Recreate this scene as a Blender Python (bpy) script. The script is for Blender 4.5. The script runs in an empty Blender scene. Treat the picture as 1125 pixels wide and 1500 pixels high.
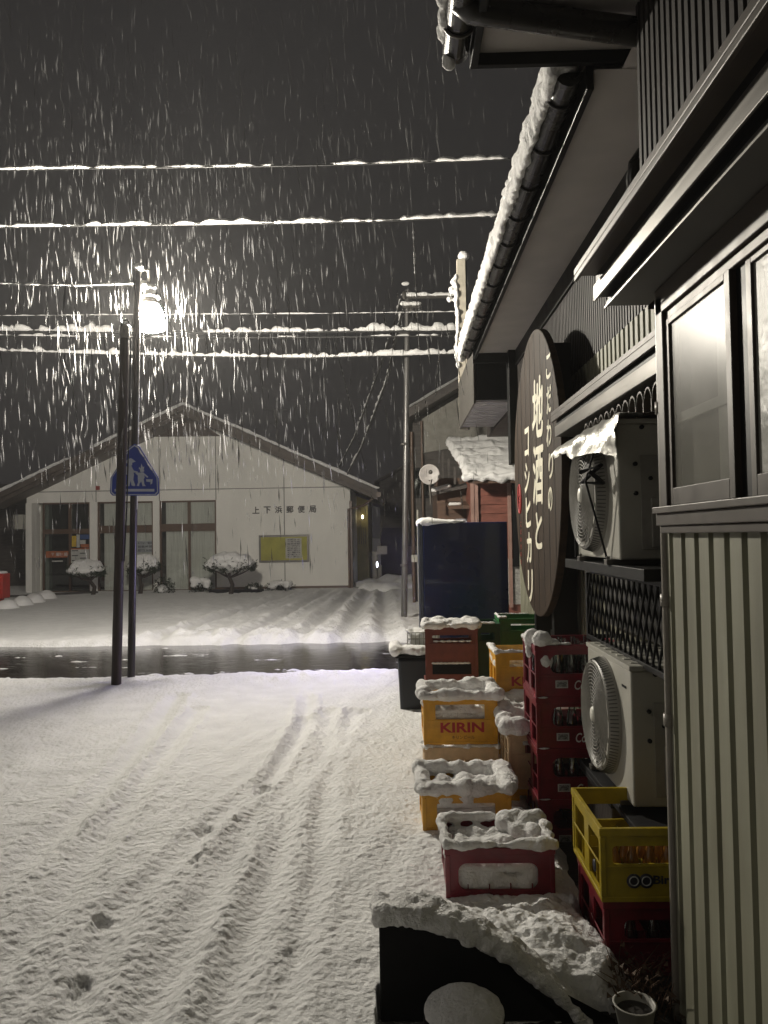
import bpy, bmesh, math, random
import numpy as np
from mathutils import Vector, Matrix, noise
R=math.radians; PI=math.pi
S=bpy.context.scene; COL=S.collection
random.seed(7)
# ---------------- camera ----------------
FPX=1127.0
cam=bpy.data.objects.new("camera",bpy.data.cameras.new("camera")); COL.objects.link(cam); S.camera=cam
cam.data.sensor_fit='VERTICAL'; cam.data.sensor_height=36; cam.data.lens=FPX/1500*36
cam.data.clip_start=.05; cam.data.clip_end=2000
CM=Matrix.Rotation(.0194,3,'Z')@Matrix.Rotation(PI/2+.0314,3,'X')@Matrix.Rotation(-.016,3,'Z')
EYE=Vector((0,0,1.58)); cam.matrix_world=Matrix.Translation(EYE)@CM.to_4x4()
def at(px,py,X=None,Y=None,Z=None):
    d=CM@Vector(((px-562.5)/FPX,-(py-750)/FPX,-1))
    t=X/d.x if X is not None else Y/d.y if Y is not None else (Z-EYE.z)/d.z
    return EYE+d*t
# ---------------- world: night snow sky, soft fill added low behind the camera ----------------
W=bpy.data.worlds.new("World"); S.world=W; W.use_nodes=True
nt=W.node_tree; nt.nodes.clear()
wo=nt.nodes.new('ShaderNodeOutputWorld'); bg=nt.nodes.new('ShaderNodeBackground')
tc=nt.nodes.new('ShaderNodeTexCoord'); dt=nt.nodes.new('ShaderNodeVectorMath'); dt.operation='DOT_PRODUCT'
dt.inputs[1].default_value=(-.5,-.8,.33)
cr=nt.nodes.new('ShaderNodeValToRGB'); cr.color_ramp.elements[0].position=.35; cr.color_ramp.elements[0].color=(.0175,.0163,.0163,1)
cr.color_ramp.elements[1].position=1; cr.color_ramp.elements[1].color=(.034,.031,.028,1)
ns=nt.nodes.new('ShaderNodeTexNoise'); ns.inputs['Scale'].default_value=2.2
mx=nt.nodes.new('ShaderNodeMix'); mx.data_type='RGBA'; mx.blend_type='MULTIPLY'; mx.inputs[0].default_value=.35
L=nt.links.new
L(tc.outputs['Generated'],dt.inputs[0]); L(dt.outputs['Value'],cr.inputs[0]); L(tc.outputs['Generated'],ns.inputs['Vector'])
L(cr.outputs[0],mx.inputs[6]); L(ns.outputs['Fac'],mx.inputs[7]); L(mx.outputs[2],bg.inputs[0]); L(bg.outputs[0],wo.inputs[0])
bg.inputs[1].default_value=1.25
# ---------------- dim directional light: the next street lamps down the road ----------------
sl=bpy.data.lights.new("sun",'SUN'); sl.energy=.16; sl.angle=R(14); sl.color=(1,.93,.82)
sun=bpy.data.objects.new("sun",sl); COL.objects.link(sun)
sun.rotation_euler=Vector((-.88,-.22,.55)).to_track_quat('Z','Y').to_euler()
S.view_settings.view_transform='Standard'; S.view_settings.look='None'; S.view_settings.exposure=0.0; S.view_settings.gamma=1
S.cycles.use_denoising=True; S.cycles.max_bounces=6; S.cycles.volume_bounces=0
S.cycles.volume_step_rate=4
# ---------------- materials ----------------
MATS={}
def mat(n,c,rough=.6,metal=0,var=.12,sc=8,bump=0,bsc=40,emit=None,es=0,alpha=1,coat=0,spec=.5,stretch=None,c2=None):
    if n in MATS: return MATS[n]
    m=bpy.data.materials.new(n); m.use_nodes=True; t=m.node_tree; b=t.nodes['Principled BSDF']
    tc=t.nodes.new('ShaderNodeTexCoord'); mp=t.nodes.new('ShaderNodeMapping')
    if stretch: mp.inputs['Scale'].default_value=stretch
    t.links.new(tc.outputs['Object'],mp.inputs[0])
    nz=t.nodes.new('ShaderNodeTexNoise'); nz.inputs['Scale'].default_value=sc; nz.inputs['Detail'].default_value=6
    t.links.new(mp.outputs[0],nz.inputs['Vector'])
    rp=t.nodes.new('ShaderNodeValToRGB'); rp.color_ramp.elements[0].position=.3; rp.color_ramp.elements[1].position=.7
    lo=c2 or [x*(1-var*2) for x in c]
    rp.color_ramp.elements[0].color=(*lo,1); rp.color_ramp.elements[1].color=(*[min(1,x*(1+var*.6)) for x in c],1)
    t.links.new(nz.outputs['Fac'],rp.inputs[0]); t.links.new(rp.outputs[0],b.inputs['Base Color'])
    b.inputs['Roughness'].default_value=rough; b.inputs['Metallic'].default_value=metal; b.inputs['Specular IOR Level'].default_value=spec
    mr=t.nodes.new('ShaderNodeMapRange'); mr.inputs[3].default_value=max(0,rough-.1); mr.inputs[4].default_value=min(1,rough+.12)
    t.links.new(nz.outputs['Fac'],mr.inputs[0]); t.links.new(mr.outputs[0],b.inputs['Roughness'])
    if coat: b.inputs['Coat Weight'].default_value=coat
    if bump:
        n2=t.nodes.new('ShaderNodeTexNoise'); n2.inputs['Scale'].default_value=bsc; n2.inputs['Detail'].default_value=5
        t.links.new(mp.outputs[0],n2.inputs['Vector'])
        bp=t.nodes.new('ShaderNodeBump'); bp.inputs['Strength'].default_value=1; bp.inputs['Distance'].default_value=bump
        t.links.new(n2.outputs['Fac'],bp.inputs['Height']); t.links.new(bp.outputs[0],b.inputs['Normal'])
    if emit: b.inputs['Emission Color'].default_value=(*emit,1); b.inputs['Emission Strength'].default_value=es
    if alpha<1: b.inputs['Alpha'].default_value=alpha
    MATS[n]=m; return m
def glass(n,tint=(.8,.85,.85),f=.12,rough=.02):
    m=bpy.data.materials.new(n); m.use_nodes=True; t=m.node_tree; t.nodes.clear()
    o=t.nodes.new('ShaderNodeOutputMaterial'); a=t.nodes.new('ShaderNodeBsdfTransparent'); g=t.nodes.new('ShaderNodeBsdfGlossy'); mxx=t.nodes.new('ShaderNodeMixShader')
    a.inputs[0].default_value=(*tint,1); g.inputs['Roughness'].default_value=rough; fr=t.nodes.new('ShaderNodeFresnel'); fr.inputs[0].default_value=1.5
    ad=t.nodes.new('ShaderNodeMath'); ad.operation='ADD'; ad.inputs[1].default_value=f; t.links.new(fr.outputs[0],ad.inputs[0])
    t.links.new(ad.outputs[0],mxx.inputs[0]); t.links.new(a.outputs[0],mxx.inputs[1]); t.links.new(g.outputs[0],mxx.inputs[2]); t.links.new(mxx.outputs[0],o.inputs[0])
    return m
SNOW=mat('snow',(.82,.815,.80),.8,var=.03,sc=3,bump=.009,bsc=95,spec=.3)
SNOWG=mat('trodden snow',(.80,.80,.79),.8,var=.05,sc=5,bump=.020,bsc=30,spec=.3)
SNOWFAR=mat('snow sheet',(.72,.71,.70),.8,var=.05,sc=.7,bump=.02,bsc=9,spec=.3)
BLACK=mat('black painted metal',(.008,.008,.008),.45,var=.2,spec=.22)
BLACKM=mat('black matt plastic',(.008,.008,.009),.65,var=.2,bump=.001,spec=.2)
GREYM=mat('grey aluminium',(.14,.132,.12),.38,metal=.6,var=.1,sc=12,stretch=(1,.2,4))
BRONZE=mat('bronze aluminium',(.07,.058,.047),.45,metal=.1,spec=.35,var=.12,sc=15)
CREAM=mat('cream steel siding',(.25,.25,.185),.55,var=.15,sc=7,stretch=(1,1,.18),bump=.002,bsc=6,c2=(.15,.145,.10))
DRIB=mat('dark brown steel siding',(.030,.026,.024),.5,spec=.22,var=.2,sc=5,stretch=(1,1,.25))
SOFF=mat('soffit board',(.42,.39,.36),.8,var=.06,sc=4)
RED=mat('red crate plastic',(.18,.005,.017),.38,var=.15,sc=14,coat=.15)
BRED=mat('brown red crate plastic',(.16,.035,.025),.45,var=.15,sc=14)
YEL=mat('amber crate plastic',(.70,.36,.02),.4,var=.12,sc=14,coat=.1)
YELL=mat('lemon crate plastic',(.42,.31,.01),.4,var=.14,sc=14,coat=.1)
BEI=mat('faded tan crate plastic',(.62,.45,.27),.5,var=.12,sc=14)
GRN=mat('green crate plastic',(.015,.15,.03),.4,var=.15,sc=14,coat=.1)
DGRN=mat('dark green crate plastic',(.01,.06,.025),.45,var=.15,sc=14)
WOOD=mat('weathered wood pole',(.035,.024,.018),.55,var=.3,sc=10,stretch=(3,3,.2),bump=.004,bsc=18,spec=.3)
SIGNW=mat('dark stained planks',(.036,.021,.011),.65,spec=.18,var=.3,sc=9,stretch=(1,5,.3),bump=.002,bsc=20)
INK=mat('cream lettering',(.74,.70,.56),.6,var=.05)
REDINK=mat('red lettering',(.45,.03,.03),.6,var=.1)
WHITEP=mat('off white sheet metal',(.42,.41,.36),.42,var=.07,sc=6)
WHITEG=mat('grey white grille plastic',(.30,.29,.26),.45,var=.08,sc=20)
GLASSB=glass('bottle glass',(.75,.82,.78),.10,.05)
PANE=glass('window pane glass',(.62,.66,.64),.06,.03)
# ---------------- mesh helpers ----------------
OFF={}
class MB:
    def __init__(s): s.v=[]; s.f=[]; s.m=[]; s.sm=[]
    def add(s,vs,fs,m=0,sm=False):
        o=len(s.v); s.v+= [tuple(v) for v in vs]; s.f+=[tuple(i+o for i in f) for f in fs]; s.m+=[m]*len(fs); s.sm+=[sm]*len(fs); return s
    def box(s,x0,x1,y0,y1,z0,z1,m=0):
        vs=[(x,y,z) for z in(z0,z1) for y in(y0,y1) for x in(x0,x1)]
        return s.add(vs,[(0,2,3,1),(4,5,7,6),(0,1,5,4),(2,6,7,3),(0,4,6,2),(1,3,7,5)],m)
    def hexa(s,lo,hi,m=0):  # lo, hi: 4 points each, same order
        return s.add(list(lo)+list(hi),[(3,2,1,0),(4,5,6,7),(0,1,5,4),(1,2,6,5),(2,3,7,6),(3,0,4,7)],m)
    def tube(s,path,r,n=8,m=0,cap=True,sq=1):
        path=[Vector(p) for p in path]; k=len(path); rr=r if isinstance(r,(list,tuple)) else [r]*k; vs=[];pu=None
        for i,p in enumerate(path):
            d=(path[min(i+1,k-1)]-path[max(i-1,0)]); d=d.normalized() if d.length>1e-9 else Vector((0,0,1))
            if pu is None:
                u=d.cross(Vector((0,0,1)));
                if u.length<.1: u=d.cross(Vector((1,0,0)))
                u.normalize()
            else: u=(pu-d*pu.dot(d)).normalized()
            pu=u; w=d.cross(u)
            for j in range(n):
                a=2*PI*j/n; vs.append(p+u*math.cos(a)*rr[i]+w*math.sin(a)*rr[i]*sq)
        fs=[(i*n+j,i*n+(j+1)%n,(i+1)*n+(j+1)%n,(i+1)*n+j) for i in range(k-1) for j in range(n)]
        s.add(vs,fs,m,True)
        if cap: s.add(vs[:n],[tuple(range(n))[::-1]],m); s.add(vs[-n:],[tuple(range(n))],m)
        return s
    def lathe(s,c,prof,n=24,m=0,axis='Z'):
        c=Vector(c); vs=[]
        for r,z in prof:
            for j in range(n):
                a=2*PI*j/n; q=(r*math.cos(a),r*math.sin(a),z)
                if axis=='X': q=(q[2],q[0],q[1])
                if axis=='Y': q=(q[0],q[2],q[1])
                vs.append(c+Vector(q))
        k=len(prof); fs=[(i*n+j,i*n+(j+1)%n,(i+1)*n+(j+1)%n,(i+1)*n+j) for i in range(k-1) for j in range(n)]
        s.add(vs,fs,m,True); return s
    def prism(s,poly,fn,t0,t1,m=0):  # poly in 2D, fn(a,b,t)->3D
        n=len(poly); vs=[fn(a,b,t0) for a,b in poly]+[fn(a,b,t1) for a,b in poly]
        return s.add(vs,[tuple(range(n))[::-1],tuple(range(n,2*n))]+[(i,(i+1)%n,n+(i+1)%n,n+i) for i in range(n)],m)
    def ell(s,c,r,n=2,m=0):
        bm=bmesh.new(); bmesh.ops.create_icosphere(bm,subdivisions=n,radius=1)
        s.add([(c[0]+v.co.x*r[0],c[1]+v.co.y*r[1],c[2]+v.co.z*r[2]) for v in bm.verts],[tuple(v.index for v in f.verts) for f in bm.faces],m,True); bm.free(); return s
    def build(s,name,mats,parent=None,bevel=0,fixn=True,local=None):
        if not isinstance(mats,(list,tuple)): mats=[mats]
        v=np.array(s.v,dtype=float).reshape(-1,3); me=bpy.data.meshes.new(name)
        loc=Vector((0,0,0))
        if parent is not None: off=OFF.get(parent.name,Vector((0,0,0)))
        else:
            lo=v.min(0); hi=v.max(0); off=Vector(((lo[0]+hi[0])/2,(lo[1]+hi[1])/2,lo[2])); loc=off.copy()
        v=v-np.array(off)
        me.from_pydata(v.tolist(),[],s.f); me.polygons.foreach_set('material_index',s.m); me.polygons.foreach_set('use_smooth',s.sm)
        for q in mats: me.materials.append(q)
        if fixn:
            bm=bmesh.new(); bm.from_mesh(me); bmesh.ops.recalc_face_normals(bm,faces=bm.faces); bm.to_mesh(me); bm.free()
        me.update(); o=bpy.data.objects.new(name,me); COL.objects.link(o); o.location=loc
        if parent is not None: o.parent=parent
        OFF[o.name]=off
        if bevel:
            b=o.modifiers.new('bevel','BEVEL'); b.width=bevel; b.segments=2; b.limit_method='ANGLE'; b.angle_limit=R(40)
        return o
def tag(o,label=None,cat=None,group=None,kind=None):
    if label: o['label']=label
    if cat: o['category']=cat
    if group: o['group']=group
    if kind: o['kind']=kind
    return o
def thing(name,label,cat,loc=(0,0,0),group=None,world=True,rz=0,kind=None):
    o=bpy.data.objects.new(name,None); o.empty_display_size=.1; COL.objects.link(o); o.location=loc; o.rotation_euler=(0,0,rz)
    OFF[o.name]=Vector(loc) if world else Vector((0,0,0)); tag(o,label,cat,group,kind); return o
def fbm(x,y,z=0,o=3):
    return noise.fractal(Vector((x,y,z)),1.0,2.0,o)
def lumps(name,shapes,parent=None,vox=.012,amp=.006,nsc=18,m=None,seed=0,label=None):
    mb=MB()
    for q in shapes:
        if q[0]=='e': mb.ell(q[1:4],q[4:7],2)
        elif q[0]=='b': mb.box(*q[1:7])
    me=bpy.data.meshes.new('t'); me.from_pydata(mb.v,[],mb.f); o=bpy.data.objects.new('t',me); COL.objects.link(o)
    r=o.modifiers.new('r','REMESH'); r.mode='VOXEL'; r.voxel_size=vox
    sm=o.modifiers.new('s','SMOOTH'); sm.iterations=7; sm.factor=.6
    dg=bpy.context.evaluated_depsgraph_get(); ev=o.evaluated_get(dg); m2=bpy.data.meshes.new_from_object(ev)
    vs=[]; fs=[tuple(p.vertices) for p in m2.polygons]
    for v in m2.vertices:
        k=noise.fractal((v.co+Vector((seed,seed*2.3,0)))*nsc,1,2.1,4)*amp
        vs.append(v.co+v.normal*k)
    bpy.data.objects.remove(o); bpy.data.meshes.remove(me); bpy.data.meshes.remove(m2)
    out=MB(); out.add(vs,fs,0,True); ob=out.build(name,m or SNOW,parent,fixn=False)
    if label: ob['label']=label
    return ob
def slab(name,c00,c10,c11,c01,th,parent=None,nu=40,nv=20,amp=.3,nsc=3,m=None,seed=0,edge=.12):
    """snow sheet on a quad: top heightfield with rounded, uneven edges"""
    P=[Vector(q) for q in (c00,c10,c11,c01)]; vs=[]; lu=(P[1]-P[0]).length; lv=(P[3]-P[0]).length
    for j in range(nv+1):
        for i in range(nu+1):
            u=i/nu; v=j/nv
            p=(P[0]*(1-u)+P[1]*u)*(1-v)+(P[3]*(1-u)+P[2]*u)*v
            e=min(u*lu,(1-u)*lu,v*lv,(1-v)*lv)
            k=min(1,e/edge); h=th*math.sqrt(max(0,1-(1-k)**2))
            n=fbm(p.x*nsc+seed,p.y*nsc,p.z*nsc); h*=1+amp*n
            if e<1e-6: h=-.01; p=p+Vector((fbm(p.x*6,p.y*6,seed+5)*th*.35,fbm(p.x*6,p.y*6,seed+9)*th*.35,0))
            vs.append(p+Vector((0,0,h)))
    W1=nu+1; fs=[(j*W1+i,j*W1+i+1,(j+1)*W1+i+1,(j+1)*W1+i) for j in range(nv) for i in range(nu)]
    o=MB(); o.add(vs,fs,0,True)
    o.add([q-Vector((0,0,.012)) for q in P],[(0,3,2,1)],0)
    return o.build(name,m or SNOW,parent,fixn=False)
def text(body,h,fn,mb,m=0,off=0,shear=0,width=None,bold=0):
    """letters as mesh, centred, cap height h; fn(a,b)->3D"""
    t=bpy.data.curves.new('t','FONT'); t.body=body; t.align_x='CENTER'; t.align_y='CENTER'; t.offset=off; t.shear=shear; t.resolution_u=3
    o=bpy.data.objects.new('t',t); COL.objects.link(o); bpy.context.view_layer.update()
    me=bpy.data.meshes.new_from_object(o.evaluated_get(bpy.context.evaluated_depsgraph_get()))
    vs=[v.co.copy() for v in me.vertices]; fs=[tuple(p.vertices) for p in me.polygons]
    bpy.data.objects.remove(o); bpy.data.curves.remove(t); bpy.data.meshes.remove(me)
    if not vs: return
    x0=min(v.x for v in vs);x1=max(v.x for v in vs);y0=min(v.y for v in vs);y1=max(v.y for v in vs)
    sy=h/(y1-y0); sx=sy if width is None else width/(x1-x0)
    if not bold: mb.add([fn((v.x-(x0+x1)/2)*sx,(v.y-(y0+y1)/2)*sy) for v in vs],fs,m)
    else:
        for i,(dx,dy) in enumerate(((0,0),(1,0),(-1,0),(0,1),(0,-1),(.7,.7),(-.7,.7))):
            q=[Vector(fn((v.x-(x0+x1)/2)*sx+dx*bold*h,(v.y-(y0+y1)/2)*sy+dy*bold*h)) for v in vs]
            n=(Vector(fn(1,0))-Vector(fn(0,0))).cross(Vector(fn(0,1))-Vector(fn(0,0))).normalized()
            mb.add([p+n*i*.0003 for p in q],fs,m)
def panel_hole(mb,w0,w1,z0,z1,hole,rc,fn,t,m=0):
    """rectangular panel with a rounded hole; fn(a,b,t)->3D"""
    hx0,hx1,hz0,hz1=hole; k=8; inn=[];out=[]
    for (cx,cz,a0,ox,oz) in ((hx1-rc,hz1-rc,0,w1,z1),(hx0+rc,hz1-rc,90,w0,z1),(hx0+rc,hz0+rc,180,w0,z0),(hx1-rc,hz0+rc,270,w1,z0)):
        for i in range(k+1):
            a=R(a0+90*i/k); x=cx+rc*math.cos(a); z=cz+rc*math.sin(a); inn.append((x,z))
            first=i<k/2; mid=i==k//2
            if mid: out.append((ox,oz))
            else:
                horiz=(a0 in(0,180))==first
                out.append((ox,z) if horiz else (x,oz))
    n=len(inn)
    vs=[fn(a,b,0) for a,b in inn]+[fn(a,b,0) for a,b in out]+[fn(a,b,t) for a,b in inn]+[fn(a,b,t) for a,b in out]
    fs=[]
    for i in range(n):
        j=(i+1)%n
        fs+=[(i,j,n+j,n+i),(2*n+i,3*n+i,3*n+j,2*n+j),(i,2*n+i,2*n+j,j),(n+i,n+j,3*n+j,3*n+i)]
    mb.add(vs,fs,m)
# ---------------- ground, road, snow fields ----------------
g=MB(); g.add([(-400,-60,-.10),(400,-60,-.10),(400,600,-.10),(-400,600,-.10)],[(0,1,2,3)])
tag(g.build('ground',SNOWFAR),kind='structure')
ROAD=mat('wet asphalt with slush',(.030,.025,.021),.10,var=.4,sc=1.6,bump=.004,bsc=12,stretch=(.35,1.6,1),spec=.8)
rd=MB(); nx,ny=160,24
rv=[(-60+120*i/nx,7.9+4.5*j/ny,-.055) for j in range(ny+1) for i in range(nx+1)]
rd.add(rv,[(j*(nx+1)+i,j*(nx+1)+i+1,(j+1)*(nx+1)+i+1,(j+1)*(nx+1)+i) for j in range(ny) for i in range(nx)])
tag(rd.build('road',ROAD,fixn=False),kind='structure')
CONC=mat('wet dark concrete',(.045,.04,.035),.45,var=.4,sc=6,bump=.004,bsc=30)
pv=MB(); pv.add([(.1,-3,-.035),(1.3,-3,-.035),(1.3,9,-.035),(.1,9,-.035)],[(0,1,2,3)])
tag(pv.build('pavement',CONC,fixn=False),kind='structure')
def track_pts(lst): return [tuple(at(px,py,Z=.05)[:2]) for px,py in lst]
TR=[(track_pts(l),w,dp) for l,w,dp in [
 ([(20,1560),(110,1470),(180,1330),(300,1215),(395,1140),(445,1060),(450,1020)],.06,.022),
 ([(190,1560),(240,1440),(310,1300),(380,1190),(415,1130),(455,1050)],.075,.026),
 ([(300,1560),(345,1440),(400,1280),(425,1160),(470,1090),(480,1040)],.075,.030),
 ([(370,1560),(420,1420),(465,1250),(480,1110),(520,1040)],.07,.018),
 ([(-60,1340),(60,1240),(140,1170),(200,1100),(260,1020)],.075,.028),
 ([(-60,1480),(80,1330),(165,1210),(235,1110),(290,1040)],.07,.024)]]
HOLES=[(at(115,1445,Z=.05),.045,.05),(at(150,1350,Z=.05),.04,.04),(at(388,1155,Z=.05),.07,.05),(at(280,1268,Z=.05),.05,.03),(at(435,1392,Z=.05),.05,.025),(at(300,1215,Z=.05),.05,.03),(at(535,1040,Z=.05),.06,.04)]
def segdist(X,Y,pts):
    D=np.full(X.shape,9.)
    for (a,b),(c,d) in zip(pts[:-1],pts[1:]):
        vx,vy=c-a,d-b; t=np.clip(((X-a)*vx+(Y-b)*vy)/(vx*vx+vy*vy+1e-9),0,1)
        D=np.minimum(D,np.hypot(X-a-t*vx,Y-b-t*vy))
    return D
rows=[-1.2]
while rows[-1]<9.15:
    y=rows[-1]; rows.append(y+(.03 if y<2.2 else max(.0085,y*y/1150)))
rows=np.array(rows); ts=np.concatenate([np.linspace(-1.25,-.6,70)[:-1],np.linspace(-.6,.18,420),np.linspace(.182,.46,110)])
Yg=np.repeat(rows[:,None],len(ts),1); Xg=ts[None,:]*np.maximum(Yg,2.3)
def nf(X,Y,sc,o=3,z=0):
    out=np.empty(X.size); fx=X.ravel()*sc; fy=Y.ravel()*sc; fr=noise.fractal
    for i in range(X.size): out[i]=fr((fx[i],fy[i],z),1.0,2.0,o)
    return out.reshape(X.shape)
h=.055+.02*nf(Xg,Yg,.7,2)
fine=nf(Xg,Yg*.8,25,4); lump=nf(Xg,Yg,5,2,3.3)
ff=nf(Xg,Yg*.8,58,3,4); msk=np.clip(.75+.9*nf(Xg,Yg,1.1,2,8),.25,1.5)
h+=msk*(.0055*fine+.0030*ff+.004*nf(Xg,Yg,11,2,6))+.008*lump
h+=.007*nf(Xg*6.5-Yg*1.9,Yg*.55+Xg*.2,1,2,12)
for pts,w,dp in TR:
    d=segdist(Xg,Yg,pts); k=np.exp(-(d/w)**2); rim=np.exp(-((d-w*1.7)/(w*.6))**2)
    h+=-dp*k*(1+.25*lump)+dp*.45*rim*(1+.5*fine)
for c,rr,dp in HOLES:
    d=np.hypot((Xg-c.x)/1.0,(Yg-c.y)/1.9)+rr*.3*fine; h-=dp*.75*np.exp(-(d/(rr*.8))**4)
# ploughed ridge along the road edge
edge=8.62+.10*nf(Xg,Yg*0,1.3,3,7)+.07*np.clip(Xg+2,0,3)
rg=np.exp(-((Yg-edge+.30)/.26)**2)
rw=np.clip((Xg+2.6)/1.6,.25,1)
h+=rw*rg*(.05+.045*np.abs(nf(Xg,Yg,4.5,3,9)))
h=np.where(Yg>edge,h-(Yg-edge)*1.3,h); h=np.maximum(h,-.09)
# bare strip next to the shop
xe=.70+.05*nf(Xg*0,Yg,4,2,2)-.55*np.clip((Yg-4.5)/1.0,0,0)
h=np.where(Xg>xe,np.maximum(h-(Xg-xe)*1.2,-.09),h)
h=np.where((Xg>-.10)&(Yg<2.66),np.minimum(h,-.05),h)
# heap behind the black box
h+=(.085+.035*lump+.012*fine)*np.exp(-(((Xg-.38)/.38)**4+((Yg-2.92)/.24)**2))
vs=np.stack([Xg,Yg,h],-1).reshape(-1,3); nw=len(ts); nh=len(rows)
ii=np.arange(nh-1)[:,None]*nw+np.arange(nw-1)[None,:]; fs=np.stack([ii,ii+1,ii+nw+1,ii+nw],-1).reshape(-1,4)
f=MB(); f.add(vs.tolist(),fs.tolist(),0,True); tag(f.build('snow_lot',SNOWG,fixn=False),kind='structure')
# far lot
rows=[11.2]
while rows[-1]<40: rows.append(rows[-1]+max(.03,rows[-1]**2/2600) if rows[-1]<24 else rows[-1]+1.5)
rows=np.array(rows); xs=np.concatenate([np.linspace(-28,-9.5,30)[:-1],np.linspace(-9.5,3.5,330),np.linspace(3.7,20,20)])
Xg,Yg=np.meshgrid(xs,rows)
h=.03+.02*nf(Xg,Yg,.4,2)
fz=nf(Xg,Yg,3.2,4,5); tm=np.clip((Xg+5.2+.28*(Yg-11))/2.0,0,1)*np.clip((24-Yg)/2,0,1)
h+=tm*(.03*fz+.035*np.abs(nf(Xg,Yg,6,3,8)))+.004*nf(Xg,Yg,9,2)
for x0,x1 in ((-2.6,-2.0),(-1.6,-1.3),(-3.9,-2.9),(-.9,-.9),(-.2,-.5)):
    xc=x0+(x1-x0)*(Yg-11)/12; h-=.07*np.exp(-((Xg-xc)/.13)**2)*(1+.8*fz)*np.clip((23.5-Yg)/1.5,0,1); h+=.028*np.exp(-((np.abs(Xg-xc)-.25)/.09)**2)*(1+1.6*fz)*np.clip((23-Yg)/1.5,0,1)
ed=12.0+.09*nf(Xg,Yg*0,1.4,4,1)+.12*np.clip(-(Xg+5)/4,0,1)
h+=(.02+.06*np.clip((Xg+6)/3,0,1))*np.exp(-((Yg-ed-.3)/.3)**2)*(.6+np.abs(nf(Xg,Yg,4,3,2)))
h=np.where(Yg<ed,h-(ed-Yg)*.7,h); h=np.maximum(h,-.095)
vs=np.stack([Xg,Yg,h],-1).reshape(-1,3); nw=len(xs); nh=len(rows)
ii=np.arange(nh-1)[:,None]*nw+np.arange(nw-1)[None,:]; fs=np.stack([ii,ii+1,ii+nw+1,ii+nw],-1).reshape(-1,4)
f=MB(); f.add(vs.tolist(),fs.tolist(),0,True); tag(f.build('snow_forecourt',SNOWG,fixn=False),kind='structure')
# slush floes on the road
sb=[]
for k in range(60):
    x=random.uniform(-7,.2); y=random.choice([random.gauss(9.3,.12),random.uniform(9,11.6)])
    if y<9.7 and x<-3.2: continue
    sb.append(('e',x,y,-.05,random.uniform(.05,.32),random.uniform(.02,.06),.018))
tag(lumps('road_slush',sb,None,.03,.02,9,SNOWG),kind='structure')
# ---------------- shop (right) ----------------
XW=1.25; XN=.93; YC=2.66; YE=8.0; ZS=3.47
shop=thing('shop_building','dark two-tone corrugated steel shop close on the right with long snowy gutter','building',(1.6,4,0))
def corr(mb,x,y0,y1,z0,z1,pitch,dep,flat=.6,m=0):
    y=y0; pts=[]
    while y<y1:
        for a,b in ((0,0),(flat,0),(flat+.08,1),(.92,1)):
            yy=y+a*pitch
            if yy<y1: pts.append((yy,x-dep*(1-b)))
        y+=pitch
    pts.append((y1,pts[-1][1])); n=len(pts)
    vs=[(p[1],p[0],z0) for p in pts]+[(p[1],p[0],z1) for p in pts]
    mb.add(vs,[(i,n+i,n+i+1,i+1) for i in range(n-1)],m)
w=MB(); corr(w,XN,-2.5,YC,-.03,1.60,.108,.034,.66); corr(w,XN,-2.5,.3,1.60,2.45,.122,.034,.66)
w.build('cream_wall',CREAM,shop,fixn=False)['label']='cream corrugated wall panel below the near window'
w=MB(); corr(w,XW,YC,YE,-.03,2.69,.085,.012,.55); w.build('cream_wall',CREAM,shop,fixn=False)['label']='cream corrugated wall set back behind the machines'
w=MB(); corr(w,XN,-2.5,2.83,2.53,4.6,.052,.016,.55); w.add([(XN,2.83,2.4),(XW+.5,2.83,2.4),(XW+.5,2.83,4.6),(XN,2.83,4.6)],[(0,1,2,3)])
w.build('dark_wall',DRIB,shop,fixn=False)['label']='dark ribbed upper wall above the big canopy'
w=MB(); corr(w,XW,YC,YE,2.69,3.6,.05,.012,.55); w.build('dark_wall',DRIB,shop,fixn=False)['label']='dark ribbed wall under the long eave'
w=MB(); w.box(XN+.02,XW+4,-2.5,YC-.003,0,2.5); w.box(XW+.015,XW+4,YC,YE-.01,0,3.6); w.box(XN+.02,XW+4,-2.5,2.82,2.5,4.55); w.build('wall_core',DRIB,shop)
w=MB(); w.box(XN-.02,XN+.02,YC-.035,YC+.01,-.03,2.40); w.build('corner_trim',CREAM,shop,.003)
# corner posts at far end
w=MB(); w.box(XW-.10,XW+.05,7.86,8.02,2.3,3.5); w.build('corner_post',BLACK,shop,.005)
# far eave: soffit, fascia, roof
w=MB(); w.add([(.94,2.84,ZS+.002),(XW,2.84,ZS+.002),(XW,3.10,ZS+.002),(.94,3.10,ZS+.002)],[(0,1,2,3)]); w.add([(.83,3.10,ZS),(XW,3.10,ZS),(XW,YE-.02,ZS),(.83,YE-.02,ZS)],[(0,1,2,3)]); w.box(XW-.03,XW-.0135,2.9,YE,ZS-.16,ZS-.003,1)  # black strip paints in the darkness where the wall meets the soffit
w.build('soffit',[SOFF,BLACK],shop,fixn=False)
w=MB(); w.box(.80,.83,3.12,YE,ZS-.07,ZS+.09); w.box(.80,XW,YE-.02,YE+.02,ZS-.10,ZS+.09); w.build('fascia',BLACK,shop,.004)
w=MB(); w.box(.788,.80,3.12,YE,ZS+.03,ZS+.07); w.build('fascia_trim',BRONZE,shop)
w=MB(); w.hexa([(.72,3.14,ZS+.10),(4.5,3.14,ZS+1.5),(4.5,YE+.05,ZS+1.5),(.72,YE+.05,ZS+.10)],[(.72,3.14,ZS+.13),(4.5,3.14,ZS+1.55),(4.5,YE+.05,ZS+1.55),(.72,YE+.05,ZS+.13)]); rf=w.build('roof',BLACK,shop)
gt=MB(); gx,gz=.735,ZS+.015; prof=[]
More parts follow.
